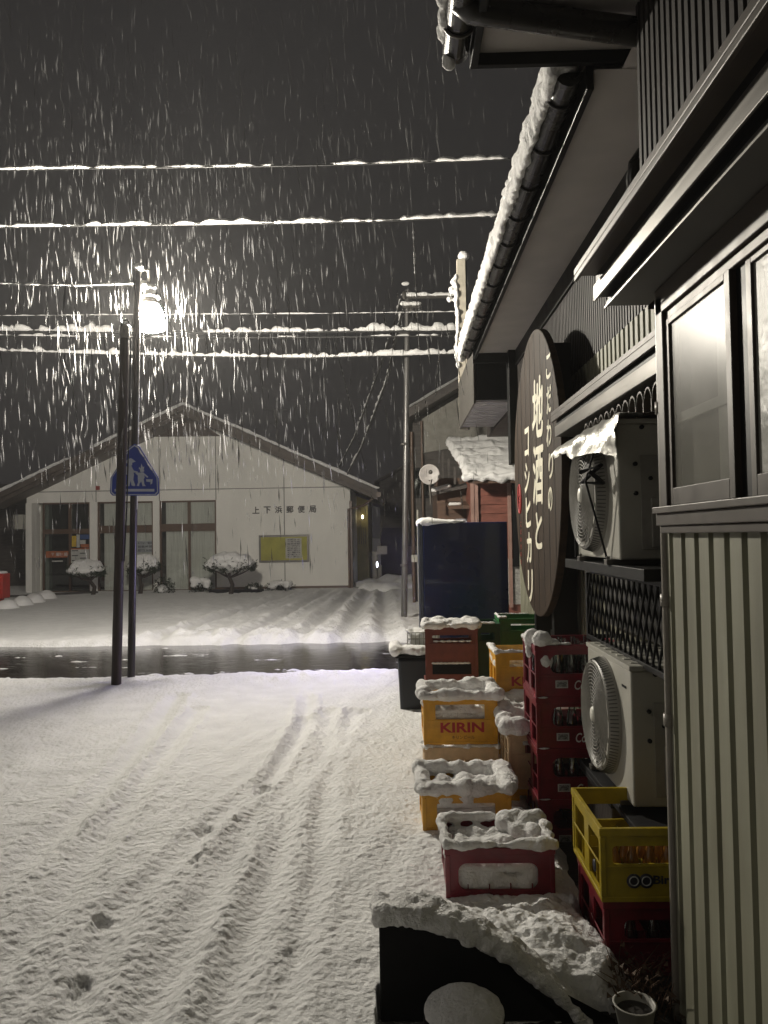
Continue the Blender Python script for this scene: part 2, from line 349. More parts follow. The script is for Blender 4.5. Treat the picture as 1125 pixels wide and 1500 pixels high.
def gutter(mb,x,z,y0,y1,r=.058):
    n=14; vs=[]
    for y in (y0,y1):
        for rr in (r,r-.005):
            for i in range(n+1):
                a=PI+PI*i/n; vs.append((x+rr*math.cos(a),y,z+rr*math.sin(a)))
    k=n+1
    for i in range(n): mb.add([vs[i],vs[i+1],vs[2*k+i+1],vs[2*k+i]],[(0,1,2,3)],0,True); mb.add([vs[k+i],vs[k+i+1],vs[3*k+i+1],vs[3*k+i]],[(0,1,2,3)],0,True)
    for o in (0,2*k): mb.add(vs[o:o+k],[tuple(range(k))],0)
gutter(gt,gx,gz,3.14,YE+.05); GUT=mat('black gutter pvc',(.012,.010,.009),.26,var=.2,spec=.6)
gu=gt.build('gutter',GUT,shop,fixn=False)
y=3.3
while y<8:
    b=MB(); b.tube([(gx+.064*math.cos(a),y,gz+.064*math.sin(a)) for a in [PI+PI*i/12 for i in range(13)]],.006,6); b.box(gx+.055,.80,y-.008,y+.008,gz-.01,gz+.01); b.build('bracket',GUT,gu); y+=.40
sh=[]
y=3.16
while y<8.06:
    k=noise.noise(Vector((y*2.1,0,4))); sh.append(('e',gx-.035+.02*k,y,gz+.045+.01*k,.060+.012*k,.07,.055+.015*k)); sh.append(('e',gx-.068,y,gz-.0+.02*k,.028,.06,.05)); y+=.06
sh.append(('e',gx-.05,8.03,gz-.03,.05,.05,.07)); sh.append(('b',.66,1.2,3.16,8.0,ZS+.13,ZS+.19))
lumps('gutter_snow',sh,shop,.016,.016,14,SNOW,2,'lumpy snow packed along the outer lip of the long gutter')
slab('roof_snow',(.75,3.16,ZS+.14),(4.4,3.16,ZS+1.52),(4.4,8,ZS+1.52),(.75,8,ZS+.14),.12,rf,24,24)
# near upper eave
w=MB(); w.add([(.35,.2,3.54),(XN+.08,.2,3.54),(XN+.08,3.08,3.54),(.35,3.08,3.54)],[(0,1,2,3)]); w.build('soffit',SOFF,shop,fixn=False)
w=MB(); w.box(.32,.35,.2,3.08,3.48,3.61); w.box(.32,XN+.09,3.08,3.11,3.49,3.61); w.build('fascia',BLACK,shop,.004)
w=MB(); w.hexa([(.24,.1,3.62),(3,.1,4.56),(3,3.13,4.56),(.24,3.13,3.62)],[(.24,.1,3.65),(3,.1,4.60),(3,3.13,4.60),(.24,3.13,3.65)]); w.build('roof',BLACK,shop)
w=MB(); gutter(w,.262,3.55,.3,3.08,.055); g2=w.build('gutter',GUT,shop,fixn=False); g2['label']='black gutter of the near upper eave'
for y in (2.0,2.4,2.9):
    b=MB(); b.tube([(.262+.061*math.cos(a),y,3.55+.061*math.sin(a)) for a in [PI+PI*i/12 for i in range(13)]],.006,6); b.build('bracket',GREYM,g2)
lumps('gutter_snow',[('e',.208+.01*math.sin(y*1.3),y/10,3.575+.012*math.sin(y*2.3),.035,.06,.045) for y in range(8,31)]+[('e',.23,3.07,3.505,.035,.03,.05)],shop,.012,.014,16,SNOW,5,'snow on the lip of the near upper gutter')
w=MB(); w.tube([(.262,2.76,3.56),(.265,2.77,3.535),(.30,2.785,3.515),(.36,2.79,3.51),(.95,2.86,3.46)],.050,14); w.build('downpipe',GUT,shop)['label']='black pipe running from the upper gutter back to the wall'
w=MB(); p=at(935,262,X=.93); w.tube([tuple(at(*q,Y=3.15)) for q in ((958,222),(940,226),(931,240),(928,262),(930,288))],.030,12); w.build('downpipe',GUT,shop)['label']='black elbow pipe tucked behind the upper corner'
# big canopy over near window
w=MB()
w.box(.645,XN+.02,-2.5,2.76,2.505,2.53); w.box(.645,.658,-2.5,2.76,2.484,2.505); w.build('canopy_top',BRONZE,shop,.003)
w=MB(); w.box(.722,XN,-2.5,2.75,2.424,2.504); w.box(.76,XN,-2.5,2.74,2.412,2.424); w.build('canopy_core',BLACK,shop)
w=MB(); w.box(.712,.720,-2.5,2.757,2.410,2.468); w.build('canopy_band',GREYM,shop,.002)
w=MB(); w.box(.750,.757,-2.5,2.757,2.385,2.393); w.build('canopy_lip',GREYM,shop)
w=MB(); w.box(.757,XN-.02,-2.5,2.757,2.394,2.411); w.build('canopy_soffit',mat('grey painted soffit',(.12,.115,.105),.5,var=.1),shop,.002)
# near window
win=MB(); win.box(.872,.94,2.52,2.58,1.66,2.36); win.box(.872,.94,-1,2.58,2.30,2.388); win.box(.885,.94,-1,2.52,2.27,2.30); wf=win.build('window_frame',BRONZE,shop,.003); wf['label']='bronze outer frame of the near window'
w=MB(); w.box(.850,.95,-1,2.60,1.640,1.662); w.box(.862,.95,-1,2.60,1.60,1.640); w.box(.872,.95,-1,2.59,1.575,1.60); w.build('sill',BRONZE,shop,.003)
PANEN=mat('dull grey green glass',(.17,.165,.135),.28,var=.1,sc=2,spec=.35,alpha=.45)
def sash(y0,y1,x,lab,rough):
    f=MB(); z0,z1=1.665,2.272
    f.box(x,x+.022,y0,y0+.035,z0,z1); f.box(x,x+.022,y1-.03,y1,z0,z1); f.box(x,x+.022,y0+.035,y1-.03,z0,z0+.055); f.box(x,x+.022,y0+.035,y1-.03,z1-.02,z1)
    o=f.build('window',BRONZE,shop,.002); o['label']=lab
    q=MB(); q.box(x+.008,x+.012,y0+.035,y1-.03,z0+.055,z1-.02); q.build('pane',rough,o)
FROST=mat('frosted glass',(.27,.27,.24),.42,var=.15,sc=6,bump=.006,bsc=14,spec=.3)
sash(2.03,2.52,.882,'sliding window panel with dark clear glass',PANEN)
sash(1.36,1.965,.895,'sliding window panel of frosted glass catching the lamp',FROST)
sash(.6,1.36,.882,'sliding window panel nearest the viewer',FROST)
w=MB(); w.box(.9,.93,1.967,2.028,1.66,2.3); w.build('mullion',BLACK,shop)
w=MB(); w.box(.925,.929,2.03,2.52,1.66,2.27); w.box(.915,.925,2.03,2.2,1.66,2.2,1); w.box(.905,.915,2.03,2.52,1.93,1.96,1); w.build('blind',[mat('dark room blind',(.26,.25,.20),.7),mat('pale blind and reflected bar',(.72,.72,.64),.6)],shop)  # blind behind the pane; the pale crossbar paints a reflection in the glass
# pipe on corner
w=MB(); pl=[(.895,2.615,-.03),(.897,2.615,1.4),(.90,2.62,2.40)]; w.tube(pl,.0165,12); PIPE=mat('grey pvc pipe',(.22,.20,.17),.4,var=.1)
dp=w.build('downpipe',PIPE,shop); dp['label']='thin grey drain pipe down the corner of the cream wall'
for z in (.95,1.35,2.0):
    w=MB(); w.lathe((.897,2.615,z),[(.017,-.02),(.023,-.02),(.023,.02),(.017,.02)],12); w.build('bracket',PIPE,dp)
w=MB(); w.box(.90,.925,2.56,2.595,1.64,2.40); w.build('frame_strip',GREYM,shop)
# small hood above ac with louvre
w=MB(); w.box(.95,XW-.014,2.68,4.76,2.30,2.325); w.box(.95,.963,2.68,4.76,2.265,2.30); w.build('hood_top',BRONZE,shop,.002)
w=MB(); w.box(.975,XW-.014,2.68,4.72,2.205,2.30); w.build('hood_core',BLACK,shop)
w=MB(); w.box(.966,.975,2.68,4.73,2.17,2.235); w.box(.975,1.10,2.68,4.72,2.17,2.176); w.build('hood_band',GREYM,shop,.002)
w=MB(); w.box(1.19,XW-.014,2.70,4.50,1.06,2.17); w.build('window_panel',mat('dark window board',(.05,.048,.043),.4),shop)
w=MB()
for k in range(13):
    yy=2.85+k*.1; pts=[(1.0+.0*k,yy+.045*math.cos(a),2.10+.055*math.sin(a)) for a in [PI*i/8 for i in range(9)]]
    for a,b in zip(pts[:-1],pts[1:]): w.hexa([(.99,a[1],a[2]-.008),(.99,b[1],b[2]-.008),(1.05,b[1],b[2]-.008),(1.05,a[1],a[2]-.008)],[(.99,a[1],a[2]),(.99,b[1],b[2]),(1.05,b[1],b[2]),(1.05,a[1],a[2])])
    w.box(.99,1.05,yy-.05,yy-.042,2.05,2.10)
w.build('scalloped_valance',BRONZE,shop)
# lattice cage
w=MB(); x=1.0; y0,y1,z0,z1=2.72,4.15,1.02,1.40
w.box(x-.01,x+.02,y0,y1,z1-.03,z1); w.box(x-.01,x+.02,y0,y1,z0,z0+.025); w.box(x-.01,x+.02,y1-.03,y1,z0+.025,z1-.03)
w.box(.88,1.19,2.80,4.12,1.40,1.445); w.box(x,1.19,y1-.02,y1,z0,z0+.02); w.box(x,1.19,y1-.02,y1,z1-.03,z1-.003)
wfm=w.build('cage_frame',BLACK,shop,.002); wfm['label']='black steel cage shelf carrying the upper air conditioner'
w=MB(); n=19; dy=(y1-y0)/n
for k in range(-6,n+6):
    for s in (1,-1):
        a=[y0+k*dy,z0+.02]; b=[y0+k*dy+s*.17,z1-.03]
        def clip(a,b):
            t0,t1=0,1; d=b[0]-a[0]
            for lim,sg in ((y0,1),(y1-.02,-1)):
                q=(lim-a[0])/d
                if (d*sg)>0: t0=max(t0,q)
                else: t1=min(t1,q)
            return t0,t1
        t0,t1=clip(a,b)
        if t1-t0<.05: continue
        P=lambda t:(x+.004*s,a[0]+(b[0]-a[0])*t,a[1]+(b[1]-a[1])*t); w.tube([P(t0),P(t1)],.0055,5)
w.build('lattice',BLACK,wfm)
# ---------------- oval sign ----------------
sg=thing('shop_sign','large dark wooden oval sign with cream brush writing on the cream wall','sign',(1.05,5.67,.9))
cy,cz,ay,az=5.67,2.02,.95,1.04
el=[(cy+ay*math.cos(t)*(1+.01*math.sin(5*t)),cz+az*math.sin(t)*(1+.008*math.cos(3*t))) for t in [2*PI*i/64 for i in range(64)]]
w=MB(); w.prism(el,lambda a,b,t:(t,a,b),1.0,1.05); bd=w.build('board',SIGNW,sg,.006)
w=MB()
for k in range(1,9):
    yy=cy-ay+k*2*ay/9; hh=az*math.sqrt(max(0,1-((yy-cy)/ay)**2))-.03; w.box(.9985,1.0005,yy-.004,yy+.004,cz-hh,cz+hh)
w.build('plank_gap',BLACK,bd)
w=MB()
for yy in (5.35,6.05): w.box(1.05,1.21,yy-.04,yy+.04,.5,2.9)
w.box(1.06,1.2,5.4,5.5,.0,.9)
w.build('post',BLACK,sg)
w=MB(); FX=.9965
def stroke(ch,px,py,hp,wd=.72,off=.028,mm=0):
    c=at(px,py,X=1.0); hz=hp/FPX*c.y
    rot=random.uniform(-.06,.06)
    text(ch,hz,lambda a,b:(FX,c.y-(a*math.cos(rot)-b*math.sin(rot)),c.z+b*math.cos(rot)+a*math.sin(rot)),w,mm,0,.12,hz*wd,off)
for ch,px,py,hp in (('こ',804,537,34),('だ',805,585,38),('わ',805,634,38),('り',808,682,36),('の',807,731,34)): stroke(ch,px,py,hp,.9)
for ch,px,py,hp,o in (('地',788,597,84,.028),('酒',789,695,84,.028),('と',790,777,52,.03)): stroke(ch,px,py,hp,1.0,o)
for ch,px,py,hp in (('コ',772.5,648,40),('シ',773,700,42),('ヒ',774.5,750,42),('カ',776,802,42),('リ',778,858,44)): stroke(ch,px,py,hp,.95,.038)
w.build('lettering',INK,sg,fixn=False)
w=MB()
c=at(762,731,X=1.0); hh=.30
ring=[(c.y+.075*math.cos(t),c.z+.115*math.sin(t)) for t in [2*PI*i/32 for i in range(32)]]
w.tube([(FX,a,b) for a,b in ring]+[(FX,*ring[0])],.009,6); w.build('stamp_ring',REDINK,sg); w=MB(); stroke('地',761.5,721,20,.8,.02); stroke('酒',762,742,20,.8,.02)
for k,ch in enumerate('こだわりの酒'): stroke(ch,764,768+k*11,7,.8,.02)
w.build('red_lettering',REDINK,sg,fixn=False)
# ---------------- air conditioners ----------------
def ac(label,x,y0,z0,H=.575,Lg=.72,D=.31,lower=True):
    t=thing('air_conditioner',label,'air conditioner',(x+D/2,y0+Lg/2,z0),group='outdoor air conditioner units')
    b=MB(); b.box(x,x+D,y0,y0+Lg,z0,z0+H-.02); b.build('casing',WHITEP,t,.008)
    b=MB(); b.box(x-.006,x+D+.004,y0-.006,y0+Lg+.006,z0+H-.02,z0+H)
    for k in range(7): yy=y0+.06+k*.1; b.box(x+.02,x+D-.02,yy,yy+.03,z0+H,z0+H+.004)
    b.build('lid',WHITEP,t,.005)
    # service panel on the near end
    b=MB(); b.box(x+.09,x+D-.004,y0-.004,y0-.0005,z0+.04,z0+H-.15); b.box(x+.13,x+.26,y0-.014,y0-.004,z0+.05,z0+.25); b.build('service_panel',WHITEG,t,.003)
    b=MB()
    for (dx,dz) in ((.07,.27),(.13,.33),(.07,.39),(.10,H-.035)): b.lathe((x+dx,y0-.004,z0+dz),[(0.0,-.007),(.009,-.007),(.009,.004)],10,axis='Y')
    b.build('screw',BLACK,t)
    cy=y0+Lg*.56; cz=z0+H*.50; r=.245
    b=MB(); b.lathe((x,cy,cz),[(r+.018,.0),(r+.015,-.015),(r,-.050),(r-.012,-.053),(r-.012,-.012)],56,axis='X'); sh=b.build('fan_shroud',WHITEG,t,fixn=False)
    b=MB()
    for k in range(96):
        a=2*PI*k/96; b.tube([(x-.012,cy+(r+.0155)*math.cos(a),cz+(r+.0155)*math.sin(a)),(x-.046,cy+(r+.004)*math.cos(a),cz+(r+.004)*math.sin(a))],.0024,4)
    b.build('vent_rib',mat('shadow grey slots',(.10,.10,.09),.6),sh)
    b=MB(); 
    for k in range(13):
        rr=.046+k*.0158
        b.tube([(x-.055-.006*math.cos(rr*6),cy+rr*math.cos(a),cz+rr*math.sin(a)) for a in [2*PI*i/48 for i in range(49)]],.0022,4,cap=False)
    for k in range(16):
        b.tube([(x-.053,cy+q*math.cos(2*PI*k/16+q*6),cz+q*math.sin(2*PI*k/16+q*6)) for q in [.03+.0215*i for i in range(11)]],.002,4)
    b.build('fan_grille',WHITEG,t)
    b=MB(); b.lathe((x-.064,cy,cz),[(0,-.004),(.03,-.002),(.036,.006),(.036,.012)],24,axis='X'); b.build('hub',mat('pale badge',(.75,.74,.66),.4),t)
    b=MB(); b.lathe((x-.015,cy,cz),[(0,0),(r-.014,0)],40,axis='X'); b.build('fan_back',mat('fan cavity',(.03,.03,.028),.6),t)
    b=MB()
    for k in range(5):
        a=2*PI*k/5; pts=[]
        for q,da in ((.05,0),(.13,.1),(.21,.2)): pts.append((q,a+da))
        lo=[(x-.02,cy+q*math.cos(u),cz+q*math.sin(u)) for q,u in pts]; hi=[(x-.038,cy+q*math.cos(u+.55),cz+q*math.sin(u+.55)) for q,u in pts]
        b.add(lo+hi,[(0,1,4,3),(1,2,5,4)])
    b.build('fan_blade',mat('fan blade grey',(.16,.16,.15),.5),t,fixn=False)
    b=MB()
    for yy in (y0+.09,y0+Lg-.14): b.box(x-.03,x+D+.01,yy,yy+.045,z0-.022,z0-.001); b.lathe((x-.018,yy+.022,z0),[(0,.012),(.008,.012),(.008,0)],8)
    b.build('foot',GREYM,t,.002)
    return t
a1=ac('grey white outdoor unit low on the wall, resting on a yellow crate',.94,3.20,.455)
w=MB(); w.box(.9365,.939,3.26,3.32,.925,.935); w.build('badge',BLACKM,a1)
a2=ac('grey white outdoor unit high on the black lattice shelf, foil cover on top',.895,3.15,1.468)
# foil cover draped over the far half, tied
fo=MB(); nu,nv=34,26; FOIL=mat('crumpled silver foil',(.70,.69,.64),.33,metal=.45,var=.1,bump=.006,bsc=22)
vs=[]
for j in range(nv+1):
    for i in range(nu+1):
        u=i/nu; v=j/nv; yy=3.09+u*.84
        s=v*(.335+.20-.06*u-.03*abs(math.sin(u*7)))
        top=2.052+.006
        if s<.335: p=Vector((1.225-s,yy,top))
        else:
            q=s-.335; p=Vector((.89-(.02+.09*min(1,max(0,u-.08)*3))*math.sin(min(1,q/.12)*PI/2),yy,top-q*(.95-.2*u)))
        cr_=noise.fractal(Vector((u*9,v*7,1)),1,2,3)
        p+=Vector((cr_*.012,0,abs(cr_)*.014)); vs.append(p)
fo.add(vs,[(j*(nu+1)+i,j*(nu+1)+i+1,(j+1)*(nu+1)+i+1,(j+1)*(nu+1)+i) for j in range(nv) for i in range(nu)],0,True)
fo.build('foil_cover',FOIL,a2,fixn=False)
w=MB(); w.tube([(.86,3.30,2.0),(.80,3.30,1.80),(.885,3.30,1.46)],.005,6); w.tube([(.88,3.85,1.95),(.88,3.86,1.46)],.006,6); w.tube([(.78,3.3,1.84),(.84,3.2,1.86),(.80,3.36,1.80),(.86,3.25,1.79),(.80,3.24,1.84)],.011,6); w.build('strap',BLACKM,a2)
# ---------------- crates ----------------
def crate(name,label,cat,loc,w,d,h,m,hole=None,rc=.02,rz=0,group=None,letter=None,side=True,grid=True,slots=None,inner=None):
    t=thing(name,label,cat,loc,group,world=False,rz=rz)
    b=MB(); th=.009; tp=.008
    F=lambda a,bb,q:(a,q,bb)
    hx0,hx1,hz0,hz1=hole if hole else (.10,w-.10,h*.45,h*.8)
    panel_hole(b,0,w,0,h,(hx0,hx1,hz0,hz1),rc,lambda a,bb,q:(a,q,bb),th)
    panel_hole(b,0,w,0,h,(hx0,hx1,hz0,hz1),rc,lambda a,bb,q:(a,d-th+q,bb),th)
    if side:
        for x0 in (0,w-th):
            half=d/2
            for (p,q) in ((0,half),(half,d)):
                panel_hole(b,p,q,0,h,(p+.035,q-.035,h*.12,h*.80),.012,lambda a,bb,k,x0=x0:(x0+k,a,bb),th)
    else:
        b.box(0,th,th,d-th,0,h); b.box(w-th,w,th,d-th,0,h)
    b.box(th,w-th,th,d-th,0,.012)
    b.build('body',m,t)
    b=MB(); o=.007
    for z0,z1,oo in ((h-.028,h,o),(0.0,.018,.003),(h*.0+hz0-.012,hz0-.004,.003)):
        b.box(-oo,w+oo,-oo,th*.3-.0,z0,z1); b.box(-oo,w+oo,d-th*.3,d+oo,z0,z1); b.box(-oo,th*.3,0,d,z0+.0006,z1-.0006); b.box(w-th*.3,w+oo,0,d,z0+.0006,z1-.0006)
    for x0 in (0,w):
        for y0 in (0,d): b.box(x0-.004-.012*(x0>0),x0+.004+.012*(x0==0),y0-.004-.012*(y0>0),y0+.004+.012*(y0==0),.02,h-.03)
    b.build('rim',m,t,.002)
    if grid:
        b=MB()
        for k in range(1,5): b.box(k*w/5-.002,k*w/5+.002,th,d-th,.012,h*.42)
        for k in range(1,4): b.box(th,w-th,k*d/4-.002,k*d/4+.002,.012,h*.415)
        b.build('bottle_grid',m,t)
    if letter:
        b=MB(); ms=[]
        for (s,hh,cx,cz,mm,off,shr,ww) in letter:
            if mm not in ms: ms.append(mm)
            text(s,hh,lambda a,bb:(cx+a,-.0015,cz+bb),b,ms.index(mm),off,shr,ww)
        b.build('lettering',ms,t,fixn=False)
    return t
def rimsnow(t,w,d,h,amt=1,seed=0,fill=.7,sides='flrb',th=.035,label=None,low=.0):
    rnd=random.Random(seed); sh=[]
    def run(x0,y0,x1,y1):
        Ld=math.hypot(x1-x0,y1-y0); n=int(Ld/.018); ph=rnd.uniform(0,50)
        for k in range(n+1):
            q=k/n; r=th*amt*(.88+.62*noise.noise(Vector((q*Ld*9,ph,0)))+.25*noise.noise(Vector((q*Ld*30,ph,4)))+(.3 if rnd.random()<.07 else 0))
            sh.append(('e',x0+(x1-x0)*q+rnd.uniform(-.006,.006),y0+(y1-y0)*q+rnd.uniform(-.006,.006),h+r*.35,r*.9,r*.9,r*.8))
    if 'f' in sides: run(0,0.01,w,0.01)
    if 'b' in sides: run(0,d-.01,w,d-.01)
    if 'l' in sides: run(.0,0,.0,d)
    if 'r' in sides: run(w,0,w,d)
    if fill:
        zf=h-low; sh.append(('b',.012,w-.012,.012,d-.012,zf-.10,zf-.07+.0))
        n=int(34*fill)
        for k in range(n):
            r=rnd.uniform(.035,.07); sh.append(('e',rnd.uniform(.04,w-.04),rnd.uniform(.04,d-.04),zf-.065+rnd.uniform(0,.03),r,r,r*rnd.uniform(.5,.8)))
    o=lumps('snow_cap',sh,t,.0085,.0075,20,SNOW,seed)
    if label: o['label']=label
    return o
def bottle(loc,h=.19,r=.028,label='clear glass bottle standing empty in the topmost red crate of the tall stack',grp='empty bottles in the red stack',m=None):
    b=MB(); b.lathe((0,0,0),[(0,.002),(r*.9,.002),(r,.012),(r*.95,h*.4),(r*1.0,h*.55),(r*.45,h*.82),(r*.42,h*.93),(r*.5,h*.94),(r*.5,h)],14)
    o=b.build('bottle',m or GLASSB,None,fixn=False); o.location=loc; tag(o,label,'bottle',grp); return o
def copyb(o,loc,label=None,group=None):
    c=o.copy(); COL.objects.link(c); c.location=loc
    if label: c['label']=label
    if group: c['group']=group
    return c
DKRED=REDINK; BRN=mat('dark brown print',(.10,.03,.02),.6)
WHT=mat('white print',(.65,.62,.6),.6); LAB=mat('paper label',(.55,.55,.52),.7); BLP=mat('black print',(.02,.02,.03),.5)
G='plastic bottle crates outside the shop'
W5,D5,H5=.45,.365,.29
# A near red
cA=crate('bottle_crate','red crate lowest and nearest, brimming with snow, alone in front of the yellow ones','crate',(.176,3.30,-.012),.452,.345,.27,RED,hole=(.05,.385,.095,.205),rc=.035,group=G,rz=.0,
  letter=[('Coca-Cola',.040,.24,.052,mat('worn white print',(.30,.14,.14),.6),.008,.25,.2)])
rimsnow(cA,.452,.345,.27,.82,11,.9,th=.033,low=.01); lumps('snow_mound',[('e',.29+.045*k,.27+.02*(k%2),.275,.055,.06,.055) for k in range(4)]+[('e',.40,.17,.27,.04,.06,.04),('e',.33,.2,.26,.05,.05,.045)],cA,.009,.008,20,SNOW,2); lumps('snow_fill',[('b',.03,.42,.03,.33,.02,.15)]+[('e',random.uniform(.05,.4),.03+random.uniform(0,.01),random.uniform(.10,.18),.04,.02,.04) for k in range(14)],cA,.012,.008,20,SNOW,3)
# B yellow
cB=crate('bottle_crate','single amber yellow crate standing on the snow between the red one and the KIRIN stack','crate',(.10,4.00,-.03),.45,.365,.29,YEL,hole=(.07,.37,.115,.232),rc=.01,group=G,rz=.02)
rimsnow(cB,.45,.365,.29,1.15,21,1,th=.042,low=-.01); lumps('snow_fill',[('b',.03,.42,.03,.33,.02,.20)]+[('e',random.uniform(.08,.36),.03,random.uniform(.1,.18),.035,.018,.035) for k in range(14)],cB,.012,.008,20,SNOW,4)
# C KIRIN stack
cC2=crate('bottle_crate','faded tan crate under the amber KIRIN crate, its slot dark','crate',(.135,4.80,-.02),.45,.365,.29,BEI,hole=(.12,.34,.17,.215),rc=.006,group=G)
rimsnow(cC2,.45,.365,.285,.75,31,0,'flr',th=.03)
KT=[('KIRIN',.062,.235,.105,DKRED,.03,0,.27),('キリンビール',.022,.24,.045,BRN,.01,0,.14)]
cC=crate('bottle_crate','amber KIRIN crate full of snow on top of the faded tan crate','crate',(.135,4.805,.285),.45,.365,.285,YEL,hole=(.07,.375,.155,.245),rc=.006,group=G,rz=.01,letter=KT)
rimsnow(cC,.45,.365,.285,1.15,41,.8,th=.04); lumps('snow_fill',[('b',.03,.42,.03,.33,.02,.19)]+[('e',random.uniform(.08,.38),.03,random.uniform(.16,.2),.03,.015,.03) for k in range(12)],cC,.012,.008,20,SNOW,6)
# D brown red sake crates
cD2=crate('bottle_crate','lower brown red tall crate at the far end, half hidden behind the KIRIN crate','crate',(.19,6.03,.02),.40,.30,.42,BRED,hole=(.05,.35,.06,.13),rc=.006,group=G,grid=False)
cD=crate('bottle_crate','upper brown red tall crate with a thick snow cap beside the black bin','crate',(.19,6.0,.445),.40,.30,.42,BRED,hole=(.05,.35,.30,.36),rc=.01,group=G,grid=False,rz=-.03)
rimsnow(cD,.40,.30,.42,1.1,51,1.2,th=.036,low=-.06)
b=MB(); b.box(.05,.35,-.004,-.0003,.06,.14); b.build('lower_slot',BLACKM,cD); lumps('ledge_snow',[('e',.06+.03*k,-.004,.145,.022,.012,.012) for k in range(10)]+[('e',.08+.05*k,-.004,.315,.03,.012,.010) for k in range(6)],cD,.007,.003,30,SNOW,8)
# E dark green stack
cE2=crate('bottle_crate','lower dark green crate wedged between the brown red and green crates','crate',(.60,6.2,.0),.19,.36,.43,DGRN,hole=(.04,.15,.28,.36),rc=.006,group=G,grid=False)
cE=crate('bottle_crate','upper dark green crate wedged between the brown red and green crates','crate',(.60,6.2,.435),.19,.36,.43,DGRN,hole=(.04,.15,.30,.36),rc=.006,group=G,grid=False)
lumps('snow_cap',[('e',.02+.02*k,.01,.435,.02,.02,.014) for k in range(7)],cE,.007,.003,30,SNOW,18)
# F green
cF2=crate('bottle_crate','lower bright green crate, almost hidden behind the amber crates','crate',(.815,6.32,.05),.40,.32,.42,GRN,hole=(.08,.32,.30,.36),rc=.006,group=G,grid=False)
cF=crate('bottle_crate','bright green crate topmost at the far end of the row','crate',(.805,6.3,.475),.41,.33,.42,GRN,hole=(.09,.33,.325,.375),rc=.006,group=G,grid=False,rz=-.02)
lumps('snow_cap',[('e',.0+.012*k,.02+.03*k*0,.43,.02,.03,.012) for k in range(5)]+[('e',.0,.03*k,.43,.014,.02,.012) for k in range(11)]+[('e',.03*k,.33,.425,.02,.012,.009) for k in range(10)],cF,.007,.004,30,SNOW,19)
# G amber KIRIN behind tall red
cG3=crate('bottle_crate','lowest amber crate of the wall side KIRIN stack, under the tan crate','crate',(.66,5.22,-.02),.45,.365,.25,YEL,hole=(.07,.375,.14,.2),rc=.006,group=G)
cG2=crate('bottle_crate','faded tan crate under the wall side KIRIN crate, snow on its ledge','crate',(.65,5.21,.235),.45,.365,.25,BEI,hole=(.1,.35,.15,.2),rc=.006,group=G)
rimsnow(cG2,.45,.365,.23,.7,61,0,'fl',th=.03)
cG=crate('bottle_crate','amber KIRIN crate behind the tall red stack, its lettering cut off','crate',(.635,5.20,.49),.45,.365,.295,YEL,hole=(.09,.36,.20,.245),rc=.006,group=G,letter=[('KIRIN',.062,.235,.105,DKRED,.03,0,.27),('キリンビール',.022,.24,.045,BRN,.01,0,.14)])
rimsnow(cG,.45,.365,.295,.85,62,.5,'fl',th=.034,low=.02)
# H tan upright
cH2=crate('bottle_crate','low amber crate on the ground under the upright tan crate','crate',(.585,4.48,-.03),.42,.40,.16,YEL,hole=(.08,.34,.06,.11),rc=.006,group=G,grid=False,rz=-.02)
cH=crate('bottle_crate','tall upright tan crate with curling snow, left of the tall red stack','crate',(.600,4.42,.135),.42,.40,.33,BEI,hole=(.08,.34,.2,.27),rc=.006,group=G,grid=False,rz=-.02)
rimsnow(cH,.42,.40,.33,1.3,71,.9,'flb',th=.042,low=-.01)
cH3=crate('bottle_crate','amber crate behind the upright tan crate, nearly buried in snow','crate',(.615,4.84,.135),.42,.34,.35,YEL,hole=(.08,.34,.2,.27),rc=.006,group=G,grid=False)
rimsnow(cH3,.42,.34,.35,1.1,72,.6,'flb',th=.04)
# I tall red stack
IL=['topmost red crate of the tall stack, clear bottles and two snow lumps on it','second red crate from the top of the tall stack','third red crate from the top of the tall stack','bottom red crate of the tall stack']
IH=.30
for k in range(4):
    z=.99-.272*(k+1)+.0
    if k==3: z=-.05
    zz=[.705,.43,.165,-.10][k]
    c=crate('bottle_crate',IL[k],'crate',(.71-.0*k,4.10,zz+.0),.455,.40,.285,RED,hole=(.075,.385,.135,.235),rc=.04,group=G,
      letter=[('Coca-Cola',.05,.30,.075,WHT,.012,.25,.2)])
    b=MB(); b.box(.10,.165,-.003,-.0007,.06,.10); b.box(.105,.16,-.0038,-.003,.065,.095,1); b.build('sticker',[LAB,mat('printed grey label',(.28,.28,.27),.7,sc=160,var=.4)],c)
    if k==0:
        lumps('snow_cap',[('e',.035,.02,.315,.05,.055,.05),('e',.005,.14,.31,.05,.055,.05),('e',.02,.2,.29,.04,.06,.04),('e',.095,.02,.298,.04,.03,.022),('e',-.01,.15,.25,.022,.03,.06),('e',-.005,.35,.29,.02,.05,.015),('e',.15,.01,.290,.05,.015,.010),('e',.05,.04,.2,.05,.05,.06)],c,.008,.006,26,SNOW,81)
    else: lumps('ledge_snow',[('e',.03,-.006,.287,.035,.012,.006)],c,.006,.002,30,SNOW,82+k)
b0=None
for k in range(3):
    for i in range(6):
        for j in range(4 if k==0 else 1):
            lo=(.71+.045+.073*i+.003,4.10+.055+.09*j,[.705,.43,.165][k]+.016)
            lab=['clear glass bottle standing empty in the topmost red crate of the tall stack','clear glass bottle seen through the slot of the second red crate','clear glass bottle seen through the slot of the third red crate'][k]
            gr=['bottles in the topmost red crate','bottles in the second red crate','bottles in the third red crate'][k]
            if b0 is None: b0=bottle(lo,.275,.029,lab,gr)
            else: copyb(b0,lo,lab,gr)
